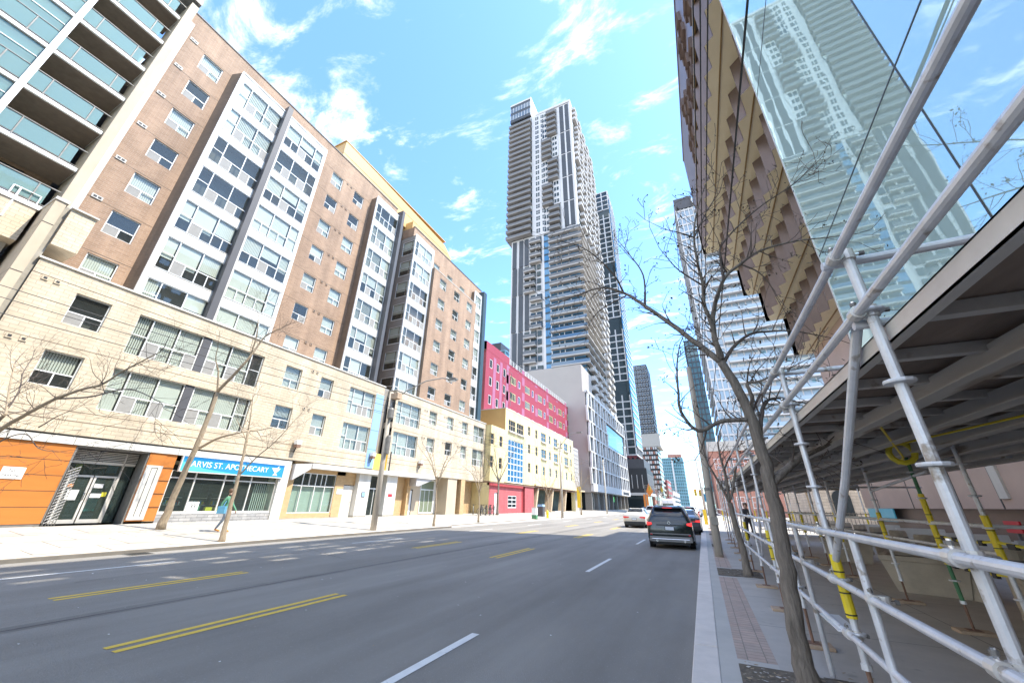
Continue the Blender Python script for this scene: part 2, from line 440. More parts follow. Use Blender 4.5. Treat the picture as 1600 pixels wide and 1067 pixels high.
# ------------------------------------------------------------------ setting
def walk_z(x):
    return .13 if x > -16.4 else .13 + .37 * min(1, (-16.4 - x) / 7)
b = MB(); b.quad([(-3000, -3000, -.06), (3000, -3000, -.06), (3000, 3500, -.06), (-3000, 3500, -.06)], 'ground'); struct(b.build('ground'))
b = MB(); b.quad([(-16.4, -60, 0), (-.36, -60, 0), (-.36, 900, 0), (-16.4, 900, 0)], 'asphalt')
b.quad([(-120, 146, 0), (-16.4, 146, 0), (-16.4, 160, 0), (-120, 160, 0)], 'asphalt'); b.quad([(-.36, 112, 0), (90, 112, 0), (90, 124, 0), (-.36, 124, 0)], 'asphalt')
struct(b.build('road'))
b = MB()
y = -60
while y < 100:      # wandering sealed crack along the lane joint
    w = .018 + .012 * R.random(); x = -8.58 + .05 * math.sin(y * .4) + .03 * R.random()
    x2 = -8.58 + .05 * math.sin((y + 1.2) * .4)
    b.quad([(x - w, y, .003), (x + w, y, .003), (x2 + w, y + 1.21, .003), (x2 - w, y + 1.21, .003)], 'seam'); y += 1.2
for (x, y, n, dx_, dy_) in ((-11.9, 4.2, 30, -.03, .2), (-14.6, 11, 22, .12, .10), (-9.6, 9.5, 22, -.16, .05), (-7.4, 16, 30, .02, .25)):
    for _ in range(n):      # hairline cracks
        x2, y2 = x + dx_ + R.uniform(-.06, .06), y + dy_ + R.uniform(-.05, .05); w = R.uniform(.004, .011)
        ox, oy = (w, 0) if abs(dy_) > abs(dx_) else (0, w)
        b.quad([(x - ox, y - oy, .003), (x + ox, y + oy, .003), (x2 + ox, y2 + oy, .003), (x2 - ox, y2 - oy, .003)], 'seam'); x, y = x2, y2
struct(b.build('road_seam'))
b = MB()
def dash(x, y0, y1, w, key): b.quad([(x - w / 2, y0, .004), (x + w / 2, y0, .004), (x + w / 2, y1, .004), (x - w / 2, y1, .004)], key)
for k in range(-3, 40):
    dash(-3.1, 2.4 + 8.95 * k, 5.45 + 8.95 * k, .115, 'road_white')
    if 3.64 + 9.4 * k < 95: dash(-13.55, 3.6 + 9.4 * k, 6.7 + 9.4 * k, .11, 'road_white')
    if -16 < 9 * k < 110:
        for x in (-6.62, -6.40): dash(x, 2.85 + 9.5 * k, 6.2 + 9.5 * k, .105, 'road_yellow')
        for x in (-10.45, -10.24): dash(x, 3.45 + 9.6 * k, 6.7 + 9.6 * k, .105, 'road_yellow')
b.quad([(-16.3, 108.5, .004), (-.45, 108.5, .004), (-.45, 109.0, .004), (-16.3, 109.0, .004)], 'road_white')
struct(b.build('road_marking'))
b = MB()
for (x0, x1, y0, y1) in ((-8.75, -8.40, -40, 90),):
    b.quad([(x0, y0, .0016), (x1, y0 + .05, .0016), (x1 - .04, y1, .0016), (x0 + .03, y1 - .06, .0016)], 'asphalt_patch')
struct(b.build('road_patch'))
b = MB()
SX = [-16.58, -18.0, -20, -22, -23.4, -24.2, -60]
ys = [-60, 144.5]
for i in range(len(SX) - 1):
    a, c = SX[i], SX[i + 1]
    b.quad([(a, -60, walk_z(a)), (a, 144.5, walk_z(a)), (c, 144.5, walk_z(c)), (c, -60, walk_z(c))], 'walk_left')
b.quad([(-16.58, 161, .13), (-16.58, 900, .13), (-60, 900, .13), (-60, 161, .13)], 'walk_left')
struct(b.build('pavement'))
b = MB()
b.box(-16.58, -16.38, -60, 24.6, .10, .134, 'kerb'); b.box(-16.58, -16.375, -60, 24.6, -.05, .10, 'kerb_dark')
b.prism([(-16.58, -.05), (-16.38, -.05), (-16.38, .134), (-16.58, .134)], 'y', 24.62, 24.64, 'kerb')
b.box(-16.58, -16.38, 24.66, 144.5, -.05, .10, 'kerb'); b.box(-16.58, -16.38, 161, 900, -.05, .12, 'kerb')
yy = -60
while yy < 110:
    b.box(-.36, -.10, yy, yy + 2.98, -.05, .135, 'kerb'); yy += 3
b.box(-.36, -.10, 126, 900, -.05, .13, 'kerb')
o = struct(b.build('kerb', bevel=.015))
b = MB()
b.quad([(-.10, -60, .128), (.08, -60, .128), (.08, 112, .128), (-.10, 112, .128)], 'concrete')
b.quad([(.46, -60, .13), (30, -60, .13), (30, 111.5, .13), (.46, 111.5, .13)], 'walk_right')
for a, c in ((-60, 1.2), (5.55, 5.72), (11.6, 11.75), (13.1, 13.3), (19.5, 19.7), (27.4, 27.6), (35, 35.2)):
    b.quad([(.08, a, .126), (.46, a, .126), (.46, c, .126), (.08, c, .126)], 'concrete')
b.quad([(-.10, 125, .128), (30, 125, .128), (30, 900, .128), (-.10, 900, .128)], 'concrete')
struct(b.build('pavement'))
b = MB()
for a, c in ((5.72, 11.6), (13.3, 19.5), (21, 27.4), (28.9, 35), (36.5, 111)):
    b.quad([(.08, a, .127), (.46, a, .127), (.46, c, .127), (.08, c, .127)], 'paver')
struct(b.build('paving_strip'))
b = MB()
for (x0, x1, y0, y1) in ((.08, 1.15, 3.6, 5.55), (.08, 1.05, 11.75, 13.1), (.08, .46, 19.7, 21), (.08, .46, 27.6, 28.9), (.08, .46, 35.2, 36.5)):
    n = 8
    for i in range(n):
        for j in range(n):
            def G(i, j):
                return (x0 + (x1 - x0) * i / n, y0 + (y1 - y0) * j / n, .134 + (0 if i in (0, n) or j in (0, n) else .03 * ((i * 7 + j * 13) % 5) / 5))
            b.quad([G(i, j), G(i + 1, j), G(i + 1, j + 1), G(i, j + 1)], 'soil')
struct(b.build('soil_bed'))
b = MB()
for i in range(260):
    if i < 200:
        x, y, z = R.uniform(.1, 1.1), R.uniform(3.7, 5.5), .165
    elif i < 230: x, y, z = R.uniform(.1, 1.0), R.uniform(11.8, 13.0), .165
    else: x, y, z = R.uniform(.1, 3), R.uniform(4, 14), .137
    a = R.uniform(0, 6.3); s = R.uniform(.012, .03)
    b.quad([(x + s * math.cos(a + t), y + s * math.sin(a + t) * .6, z + R.uniform(0, .012)) for t in (0, 1.6, 3.1, 4.7)], R.choice(('leaf_litter', 'leaf_litter', 'concrete')))
for i in range(110):
    x, y = R.uniform(-15, -1), R.uniform(2.4, 16); a = R.uniform(0, 6.3); s = R.uniform(.008, .026)
    b.quad([(x + s * math.cos(a + t), y + s * math.sin(a + t) * .7, .006 + R.uniform(0, .01)) for t in (0, 1.6, 3.1, 4.7)], R.choice(('concrete', 'sign_white', 'leaf_litter')))
o = b.build('fallen_litter'); o['kind'] = 'stuff'; o['label'] = 'dry leaves and paper scraps scattered on road and tree beds'

# ------------------------------------------------------------------ brown brick apartment block
XB, XP, XW = -25.0, -23.4, -24.15
apt = thing('apartment_building', 'ten storey brown brick apartment block with white glazed bays above a beige shop level', 'building', (XP, 9, .5))
tops = [12.43 + 2.66 * k for k in range(7)]
holes = []
wins = []
def punched(face, y0, y1, top, h, key='wide'):
    holes.append((y0, y1, top - h, top)); wins.append((face, y0, top - h, y1 - y0, h, [(0, y1 - y0, key)]))
FB = ('+X', XB)
for t in tops:
    punched(FB, 4.3, 5.47, t, 1.38); punched(FB, 14.58, 15.68, t, 1.36); punched(FB, 17.02, 18.14, t, 1.36)
b = MB()
wall(b, FB, 3.05, 22.4, 10.0, 30.75, holes, .18, 'brown_brick')
wall(b, ('+Y', 22.4), -45, XB, 10, 30.75, [], .1, 'brown_brick')
wall(b, ('-Y', 3.05), -45, XB, 10, 30.75, [], .1, 'brown_brick')
b.quad([(XB, 3.05, 30.6), (XB, 22.4, 30.6), (-45, 22.4, 30.6), (-45, 3.05, 30.6)], 'concrete_dark')
# upper storeys of the north section, set behind the lower brown slab
h3 = []
for (a, c) in ((28.98, 30.1), (31.75, 32.9), (34.65, 35.8)):
    h3.append((a, c, 26.75, 28.05)); wins.append((('+X', -24.6), a, 26.75, c - a, 1.3, [(0, c - a, 'wide')]))
wall(b, ('+X', -24.6), 24.95, 40.2, 10, 30.2, h3, .16, 'brown_brick')
wall(b, ('-Y', 24.95), -40, -24.6, 28.9, 30.2, [], .1, 'brown_brick'); wall(b, ('-Y', 24.97), -40, -26.0, 10, 28.9, [], .1, 'bay_side_grey')
wall(b, ('-Y', 40.2), -40, -24.6, 10, 30.2, [], .1, 'brown_brick'); b.quad([(-24.6, 24.95, 30.1), (-24.6, 40.2, 30.1), (-40, 40.2, 30.1), (-40, 24.95, 30.1)], 'concrete_dark')
h4 = []; X3 = -23.75
for k in range(6):
    t = 12.66 + 2.64 * k
    for (a, c) in ((29.43, 30.7), (32.39, 33.65), (35.36, 36.64)):
        h4.append((a, c, t - 1.28, t)); wins.append((('+X', X3), a, t - 1.28, c - a, 1.28, [(0, c - a, 'wide')]))
wall(b, ('+X', X3), 28.2, 37.6, 10.3, 26.5, h4, .16, 'brown_brick')
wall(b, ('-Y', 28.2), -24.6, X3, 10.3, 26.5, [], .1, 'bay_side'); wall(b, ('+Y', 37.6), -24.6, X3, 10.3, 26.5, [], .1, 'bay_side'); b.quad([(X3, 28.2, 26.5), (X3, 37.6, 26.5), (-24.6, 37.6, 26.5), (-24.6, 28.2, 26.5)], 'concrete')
b.box(-24.58, X3 + .03, 28.17, 37.63, 26.5, 26.57, 'concrete')
# parapet caps and the slim floor joints
b.box(-25.2, -24.95, 3.0, 22.45, 30.75, 30.84, 'fin_grey'); b.box(-24.9, -24.55, 24.95, 40.25, 30.2, 30.3, 'fin_grey')
for t in tops:
    for (a, c) in ((3.05, 5.95), (13.1, 18.95)): b.box(XB - .02, XB + .006, a, c, t + .10, t + .125, 'bay_side')
b.build('brick_wall', apt)
# vents
for t in tops:
    v = MB()
    v.box(XB, XB + .05, 3.42, 3.82, t + .12, t + .32, 'white_panel'); v.box(XB + .045, XB + .055, 3.47, 3.60, t + .16, t + .28, 'ink'); v.box(XB + .045, XB + .055, 3.64, 3.77, t + .16, t + .28, 'ink')
    v.build('vent', apt)
    for a in (16.05, 16.5):
        v = MB(); v.box(XB, XB + .04, a, a + .2, t - .1, t + .08, 'brown_brick'); v.box(XB + .035, XB + .045, a + .05, a + .15, t - .06, t + .04, 'ink'); v.build('vent', apt)
# white edge strip and beige pilaster at the southern edge
b = MB(); b.box(XB, XB + .12, 3.05, 3.28, 13.4, 29.7, 'white_panel'); b.build('edge_strip', apt)
b = MB(); b.box(-27, -24.75, 2.66, 3.04, 13.6, 31.0, 'beige_stone'); b.box(-27, -23.3, 2.42, 2.75, .3, 13.4, 'beige_stone'); b.box(-26, -23.25, 2.38, 2.8, 13.4, 13.55, 'concrete')
b.box(-26, -23.55, 2.75, 2.95, .3, 13.4, 'concrete_dark'); b.box(-26, -23.3, 2.95, 3.75, 11.4, 13.3, 'beige_brick'); b.box(-26, -23.2, 2.93, 3.8, 13.3, 13.38, 'concrete')
for z in (4.2, 7, 9.8, 12.2): b.box(-25, -23.29, 2.42, 2.75, z, z + .025, 'ink')
b.build('pilaster', apt)
# podium
hp, FP = [], ('+X', XP)
def pod(y0, y1, top, h, lights=None):
    hp.append((y0, y1, top - h, top)); wins.append((FP, y0, top - h, y1 - y0, h, lights or [(0, y1 - y0, 'wide')]))
for top in (9.78, 7.13):
    pod(4.37, 5.55, top, 1.43); pod(14.28, 15.45, top, 1.42); pod(16.97, 18.05, top, 1.42)
    q = 10.07
    pod(29.7, 30.95, top + .3, 1.33); pod(32.8, 34.0, top + .34, 1.33); pod(35.75, 36.95, top + .36, 1.35)
L1a = [(0, .62, 'narrow'), (.62, 1.75, 'wide'), (1.75, 2.86, 'wide')]
L1b = [(0, 1.1, 'wide'), (1.1, 2.25, 'wide'), (2.25, 2.95, 'narrow')]
for (tp, bt) in ((9.80, 7.80), (7.05, 5.12)):
    hp.append((6.58, 12.80, bt, tp))
    wins.append((FP, 6.58, bt, 2.86, tp - bt, L1a)); wins.append((FP, 9.85, bt, 2.95, tp - bt, L1b))
    hp.append((19.62, 22.3, bt, tp)); wins.append((FP, 19.62, bt, 2.68, tp - bt, [(0, .5, 'narrow'), (.5, 1.6, 'wide'), (1.6, 2.68, 'wide')]))
    hp.append((25.0, 28.3, bt + .2, tp + .2)); wins.append((FP, 25.0, bt + .2, 3.3, tp - bt, [(0, .7, 'narrow'), (.7, 2.0, 'wide'), (2.0, 3.3, 'wide')]))
    hp.append((38.3, 40.9, bt + .5, tp + .4)); wins.append((FP, 38.3, bt + .5, 2.6, tp - bt - .1, [(0, 1.3, 'wide'), (1.3, 2.6, 'wide')]))
b = MB()
hA = [h for h in hp if h[1] < 24]; hB = [h for h in hp if h[0] > 24]
wall(b, FP, 2.95, 23.2, 3.95, 10.7, hA, .26, 'beige_brick')
wall(b, FP, 24.72, 41.2, 3.95, 10.85, hB, .26, 'beige_brick')
wall(b, ('-Y', 23.2), -25.1, XP, 3.95, 10.7, [], .1, 'beige_brick')
wall(b, ('-Y', 24.72), -24.4, XP, 10.25, 10.85, [], .1, 'beige_brick'); wall(b, ('-Y', 24.72), -24.4, XP, 7.5, 8.0, [], .1, 'beige_brick'); wall(b, ('-Y', 24.72), -24.4, XP, 3.95, 5.3, [], .1, 'yellow_panel')
b.quad([(XP, 2.95, 10.7), (XP, 23.2, 10.7), (-25.1, 23.2, 10.7), (-25.1, 2.95, 10.7)], 'concrete'); b.quad([(XP, 24.72, 10.85), (XP, 41.2, 10.85), (-25.1, 41.2, 10.85), (-25.1, 24.72, 10.85)], 'concrete')
b.box(-24.9, XP + .07, 2.9, 23.27, 10.7, 10.78, 'white_panel'); b.box(-24.9, XP + .07, 24.68, 41.27, 10.85, 10.93, 'white_panel')
for z in (10.05, 7.42, 4.86, 4.48):
    b.box(XP - .02, XP + .006, 2.95, 23.2, z, z + .022, 'bay_side'); b.box(XP - .02, XP + .006, 24.72, 41.2, z + .1, z + .122, 'bay_side')
b.quad([(-24.4, 23.2, 3.95), (-24.4, 24.72, 3.95), (-24.4, 24.72, 11), (-24.4, 23.2, 11)], 'bay_side_grey')
b.quad([(XP, 2.95, 3.95), (XP, 41.2, 3.95), (-27, 41.2, 3.95), (-27, 2.95, 3.95)], 'white_panel')
b.build('podium_wall', apt)
for y in (3.25, 16.1, 26.2 + 2.6, 32.2, 35.0):
    for z in (10.15, 7.5):
        for a in (0, .36):
            v = MB(); v.box(XP, XP + .04, y + a, y + a + .2, z - .3, z - .12, 'beige_brick'); v.box(XP + .035, XP + .045, y + a + .05, y + a + .15, z - .26, z - .16, 'ink'); v.build('vent', apt)
for y0 in (9.45,):
    b = MB()
    for (tp, bt) in ((9.80, 7.80), (7.05, 5.12)): b.box(XP - .42, XP - .08, y0, y0 + .38, bt, tp, 'fin_grey')
    b.build('mullion_pier', apt)
b = MB(); b.box(XP - .3, XP + .03, 22.36, 23.22, 4.0, 9.95, 'blue_panel')
for z in (5.4, 6.9, 8.4): b.box(XP, XP + .034, 22.36, 23.22, z, z + .02, 'ink')
b.build('blue_panel', apt)
b = MB(); b.box(-24.3, XP - .2, 23.25, 24.7, 3.95, 5.2, 'yellow_panel'); b.box(-24.2, XP + .05, 25.0, 25.1, 3.95, 5.5, 'ink'); b.build('yellow_panel', apt)
# bays
def bay(y0, y1, segs, x, z0, z1, rows, rh, wh, side_key, slant=0, xb=XB, sidewin=False):
    b = MB(); F = ('+X', x)
    hs = []
    for k in range(rows):
        t = rows_top - rh * k
        for (a, w, lights) in segs: hs.append((a, a + w, max(z0 + .05, t - wh), t))
    wall(b, F, y0, y1, z0, z1, hs, .10, 'white_panel')
    b.box(x - .02, x + .05, y0 - .04, y1 + .04, z1 - .02, z1 + .07, 'white_paint'); b.box(x - .08, x + .045, y0 - .05, y0 + .06, z0, z1, 'white_paint'); b.box(x - .08, x + .045, y1 - .06, y1 + .05, z0, z1, 'white_paint')
    shs = []
    if sidewin:
        for k in range(rows): t = rows_top - rh * k; shs.append((xb + .12 + slant, x - .12, max(z0 + .05, t - wh), t))
    if sidewin: wall(b, ('-Y', y0), xb, x, z0, z1, shs, .06, 'bay_side_grey')
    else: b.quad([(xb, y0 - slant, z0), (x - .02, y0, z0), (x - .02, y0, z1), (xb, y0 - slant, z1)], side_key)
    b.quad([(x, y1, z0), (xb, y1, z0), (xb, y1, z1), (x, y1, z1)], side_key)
    b.quad([(x, y0, z1), (x, y1, z1), (xb, y1, z1), (xb, y0 - slant, z1)], 'concrete_dark'); b.quad([(x, y0, z0), (x, y1, z0), (xb, y1, z0), (xb, y0 - slant, z0)], 'concrete_dark')
    b.build('bay', apt)
    for k in range(rows):
        t = rows_top - rh * k; lo = max(z0 + .05, t - wh)
        for (a, w, lights) in segs: window(apt, F, a, lo, w, t - lo, lights, R.choice(('full', 'half', 'half', 'full', None)), d=-.06, name='bay_window')
        if sidewin:
            a, c = shs[0][0], shs[0][1]; window(apt, ('-Y', y0), a, lo, c - a, t - lo, [(0, c - a, 'narrow')], 'half', d=-.03, name='side_window')
rows_top = 28.08
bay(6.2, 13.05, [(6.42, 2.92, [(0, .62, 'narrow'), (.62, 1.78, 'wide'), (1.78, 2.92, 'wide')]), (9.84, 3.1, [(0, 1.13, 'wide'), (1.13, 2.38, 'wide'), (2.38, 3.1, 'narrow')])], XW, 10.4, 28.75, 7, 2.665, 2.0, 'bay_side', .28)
rows_top = 28.45
bay(19.0, 22.1, [(19.12, 2.88, [(0, .58, 'narrow'), (.58, 1.73, 'wide'), (1.73, 2.88, 'wide')])], XW, 10.4, 29.1, 7, 2.68, 1.95, 'bay_side')
rows_top = 28.3
bay(24.95, 28.18, [(25.08, 2.98, [(0, .5, 'narrow'), (.5, 1.74, 'wide'), (1.74, 2.98, 'wide')])], XW - .02, 10.5, 28.95, 7, 2.66, 1.85, 'bay_side_grey', xb=-26.0, sidewin=True)
rows_top = 28.3
bay(37.65, 39.45, [(37.75, 1.6, [(0, .5, 'narrow'), (.5, 1.6, 'wide')])], XW + .1, 10.5, 28.7, 7, 2.62, 1.8, 'bay_side')
for (a, c, z0, z1, x, key) in ((9.27, 9.63, 10.6, 29.2, XW + .36, 'fin_grey'), (22.0, 22.33, 10.7, 29.7, XW + .5, 'fin_grey'), (39.5, 40.3, 10.9, 29.6, -23.7, 'fin_teal')):
    b = MB(); b.box(-25.2, x, a, c, z0, z1, key); b.build('fin', apt)
b = MB(); b.quad([(-26.3, 22.4, 4), (-26.3, 24.96, 4), (-26.3, 24.96, 30), (-26.3, 22.4, 30)], 'bay_side'); b.quad([(-26.3, 22.4, 30), (-26.3, 24.96, 30), (-45, 24.96, 30), (-45, 22.4, 30)], 'concrete_dark'); b.build('recess_wall', apt)
for wdef in wins:
    f, u, v, w, h, lights = wdef
    window(apt, f, u, v, w, h, lights, 'full' if w > 2 else pick(), d=(-.09 if f[1] != XP else -.15))
# penthouse
b = MB(); b.prism([(15.6, 30.6), (34, 30.6), (34, 32.4), (32.3, 33.4), (15.6, 34.0)], 'x', -40, -26.0, 'ochre_metal'); b.box(-40, -25.95, 15.5, 32.4, 33.93, 34.02, 'ochre_metal'); b.box(-40, -25.98, 15.6, 33, 32.4, 32.43, 'gold_trim')
b.build('penthouse', apt)
b = MB(); b.box(-28, -25.0, 24.97, 26.0, 30.1, 31.2, 'ochre_metal'); b.build('plant_room', apt)
# --- shop level
b = MB()
zc = .45
b.box(-24.2, XP + .02, 2.9, 6.55, .6, 3.55, 'orange_panel')
for z in (1.18, 1.76, 2.34, 2.92): b.box(XP, XP + .024, 2.9, 6.55, z, z + .018, 'ink')
b.box(-24.2, XP + .0, 2.9, 6.6, .3, .62, 'steel_dark')
b.build('orange_cladding', apt)
b = MB()
b.box(-24.0, XP + .02, 9.72, 10.15, .6, 3.6, 'orange_panel'); b.box(-24.0, XP + .04, 9.06, 9.72, .6, 3.55, 'orange_panel')
for z in (1.18, 1.76, 2.34, 2.92): b.box(XP, XP + .044, 9.06, 10.15, z, z + .018, 'ink')
b.box(XP, XP + .09, 9.08, 9.70, .66, 3.0, 'white_panel'); b.box(XP + .085, XP + .10, 9.28, 9.30, .8, 2.9, 'ink'); b.box(XP + .085, XP + .10, 9.5, 9.52, .8, 2.9, 'ink'); b.box(XP + .085, XP + .10, 9.28, 9.52, 2.88, 2.9, 'ink')
b.build('orange_cladding', apt)
b = MB(); b.box(-24.4, XP + .10, 2.9, 16.25, 3.57, 3.86, 'white_panel')
for y in (4.6, 6.4, 8.2, 10.1, 12, 14): b.box(XP + .09, XP + .104, y, y + .015, 3.57, 3.86, 'ink')
b.box(-24.3, XP + .09, 15.66, 16.28, .5, 3.57, 'white_panel'); b.box(XP + .08, XP + .094, 15.66, 16.28, 2.0, 2.015, 'ink')
b.build('fascia', apt)
# entrance: louvres, transom, double doors
b = MB(); xd = XP - .75
b.box(xd - .02, XP, 6.56, 6.62, .5, 3.57, 'steel_dark'); b.box(xd, XP, 9.0, 9.06, .5, 3.57, 'steel_dark'); b.box(xd, XP, 6.6, 9.0, 3.5, 3.56, 'steel_dark')
for k in range(7): b.box(xd, xd + .09, 6.65, 8.95, 3.0 + k * .07, 3.03 + k * .07, 'alu')
b.box(xd - .03, xd + .05, 6.65, 8.95, 2.92, 3.0, 'alu'); b.box(xd - .03, xd + .06, 8.5, 8.57, .55, 3.45, 'alu')
b.box(xd - 1.4, xd - 1.35, 6.3, 9.2, .4, 3.5, 'shop_inside'); b.quad([(xd - 1.4, 6.4, .5), (XP, 6.4, .5), (XP, 9.2, .5), (xd - 1.4, 9.2, .5)], 'concrete')
b.box(xd - .5, xd - .3, 7.1, 7.3, 2.6, 2.9, 'tape_yellow'); b.box(xd - .5, xd - .3, 8.2, 8.5, 2.6, 2.9, 'sign_blue'); b.box(xd - 1.0, xd - .8, 8.0, 8.45, 1.0, 1.7, 'cyan_panel')
b.build('entrance_surround', apt)
b = MB()
b.box(xd - .01, xd, 8.57, 8.95, .55, 2.92, 'shop_glass'); b.box(xd - .01, xd, 6.65, 8.5, 2.45, 2.92, 'shop_glass'); b.build('transom_pane', apt)
for (a, c) in ((6.95, 7.70), (7.74, 8.50)):
    b = MB(); t = .075
    b.box(xd - .03, xd + .04, a, a + t, .55, 2.45, 'alu'); b.box(xd - .03, xd + .04, c - t, c, .55, 2.45, 'alu'); b.box(xd - .03, xd + .04, a + t, c - t, .55, .70, 'alu'); b.box(xd - .03, xd + .04, a + t, c - t, 2.37, 2.45, 'alu')
    d = b.build('door', apt)
    b = MB(); b.box(xd - .005, xd + .005, a + t, c - t, .70, 2.37, 'shop_glass'); b.build('door_pane', d)
    b = MB(); yh = c - .06 if a < 7.2 else a + .06
    b.tube([(xd + .04, yh, 1.45), (xd + .10, yh, 1.45), (xd + .10, yh, 1.75), (xd + .04, yh, 1.75)], .014, 'chrome', 6); b.build('handle', d)
    b = MB()
    if a < 7.2: b.box(xd + .006, xd + .011, 7.1, 7.45, 1.45, 1.85, 'sign_white'); b.box(xd + .006, xd + .011, 7.05, 7.2, 1.95, 2.08, 'flag_orange')
    else: b.box(xd + .006, xd + .011, 7.85, 8.15, 1.95, 2.12, 'sign_white'); b.box(xd + .006, xd + .011, 7.85, 8.2, 1.55, 1.72, 'sign_white'); b.box(xd + .006, xd + .011, 8.2, 8.36, 1.6, 1.78, 'tape_yellow')
    b.build('notice', d)
# pharmacy shop window
b = MB(); xs = XP - .06
wall(b, ('+X', xs), 10.15, 15.66, .95, 2.86, [(10.22, 11.26, 1.0, 2.5), (11.32, 12.68, 1.0, 2.5), (12.74, 14.1, 1.0, 2.5), (14.16, 15.6, 1.0, 2.5), (10.22, 11.26, 2.56, 2.84), (11.32, 12.68, 2.56, 2.84), (12.74, 14.1, 2.56, 2.84), (14.16, 15.6, 2.56, 2.84)], .08, 'alu')
b.box(xs - .2, xs + .06, 10.15, 15.66, .9, .96, 'white_panel')
sw = b.build('storefront_window', apt)
b = MB(); b.quad([(xs - .05, 10.15, .97), (xs - .05, 15.66, .97), (xs - .05, 15.66, 2.85), (xs - .05, 10.15, 2.85)], 'shop_glass'); b.build('pane', sw)
b = MB()
b.box(xs - 3.2, xs - 3.1, 9.8, 16, .4, 3.4, 'shop_inside'); b.quad([(xs - 3.2, 9.8, .55), (xs, 9.8, .55), (xs, 16, .55), (xs - 3.2, 16, .55)], 'wood_block'); b.quad([(xs - 3.2, 9.8, 3.3), (xs, 9.8, 3.3), (xs, 16, 3.3), (xs - 3.2, 16, 3.3)], 'concrete')
b.box(xs - 3.2, xs, 9.75, 9.8, .4, 3.4, 'shop_inside'); b.box(xs - 3.2, xs, 16.0, 16.05, .4, 3.4, 'shop_inside')
for y in (10.9, 12.1, 13.3):
    b.box(xs - 2.3, xs - 1.9, y, y + .9, .55, 1.9, 'shop_inside')
    for z in (.9, 1.25, 1.6): b.box(xs - 1.9, xs - 1.7, y, y + .9, z, z + .03, 'white_panel')
    for i in range(14): yy = y + .03 + i * .062; b.box(xs - 1.88, xs - 1.76, yy, yy + .05, 1.28, 1.28 + R.uniform(.1, .24), R.choice(('sign_blue', 'cyan_panel', 'tape_yellow', 'sign_white', 'red_wall', 'cloth_green')))
y = 14.55
while y < 15.5: b.quad([(xs - .25, y, 1.0), (xs - .32, y + .1, 1.0), (xs - .32, y + .1, 2.45), (xs - .25, y, 2.45)], 'blind'); y += .12
b.build('shop_interior', sw)
b = MB(); b.box(xs - .02, xs - .01, 11.34, 11.84, 1.02, 1.44, 'sign_white'); pc = b.build('window_card', sw)
lettering('33', .26, 'ink', (xs, 11.59, 1.23), '+X', pc, .004)
for (a, c, z0, z1, key) in ((12.3, 12.62, 1.0, 1.18, 'tape_yellow'), (12.78, 12.98, 1.0, 1.15, 'tape_yellow'), (11.9, 12.02, 1.0, 1.25, 'cloth_green')):
    b = MB(); b.box(xs - .4, xs - .2, a, c, z0, z1, key); b.build('display_box', sw)
b = MB(); b.box(XP - .1, XP + .02, 10.15, 15.66, .35, .9, 'grey_stone'); b.build('stone_base', apt)
b = MB(); b.box(-24, XP - .02, 16.28, 16.75, .35, 3.6, 'tan_brick'); b.box(-24, XP, 16.28, 16.8, .3, .55, 'concrete_dark')
b.box(-24, XP - .3, 16.75, 20.3, .35, .82, 'tan_brick'); b.box(-24, XP - .3, 20.25, 21.0, .35, 3.6, 'tan_brick'); b.box(-24, XP - .28, 16.75, 21, .3, .55, 'concrete_dark')
b.box(-24, XP - .3, 16.75, 21, 3.3, 3.95, 'tan_brick'); b.box(-24, XP - .4, 21.0, 22.1, 2.7, 3.95, 'tan_brick')
b.box(-24.3, XP - 1.2, 26.4, 29.2, .35, 3.95, 'tan_brick'); b.box(-26, XP - .5, 28.3, 28.5, .35, 3.95, 'tan_brick'); b.box(-26, -24.9, 28.5, 34, .35, 3.95, 'beige_stone')
b.build('shop_wall', apt)
b = MB(); xs = XP - .35
wall(b, ('+X', xs), 16.76, 20.25, .82, 3.3, [(16.82, 17.6, .88, 2.45), (17.66, 18.6, .88, 2.45), (18.66, 19.4, .88, 2.45), (19.46, 20.2, .88, 2.45), (16.82, 17.6, 2.52, 3.25), (17.66, 18.1, 2.52, 3.25), (18.16, 18.6, 2.52, 3.25), (18.66, 19.05, 2.52, 3.25), (19.1, 19.4, 2.52, 3.25), (19.46, 20.2, 2.52, 3.25)], .06, 'alu')
sw = b.build('storefront_window', apt)
b = MB(); b.quad([(xs - .04, 16.76, .82), (xs - .04, 20.25, .82), (xs - .04, 20.25, 3.3), (xs - .04, 16.76, 3.3)], 'shop_glass'); b.build('pane', sw)
b = MB(); b.box(xs - .25, xs - .2, 16.8, 20.2, .85, 2.45, 'blind'); b.box(xs - .9, xs - .85, 16.8, 20.3, .8, 3.4, 'interior'); b.build('roller_blind', sw)
# canopy
b = MB()
b.prism([(16.4, 2.75), (17.65, 3.55), (17.65, 3.86), (16.4, 3.72)], 'x', -24.2, XP + .28, 'canopy_grey')
b.box(-24.2, XP + .35, 17.6, 24.0, 3.55, 3.87, 'white_panel'); b.box(-24.2, XP + .35, 24.03, 31.2, 3.62, 3.93, 'white_panel')
b.prism([(31.2, 3.93), (31.2, 3.62), (29.0, 2.95), (28.6, 2.95), (28.6, 3.6)], 'x', -24.6, XP + .2, 'canopy_grey')
b.build('canopy', apt)
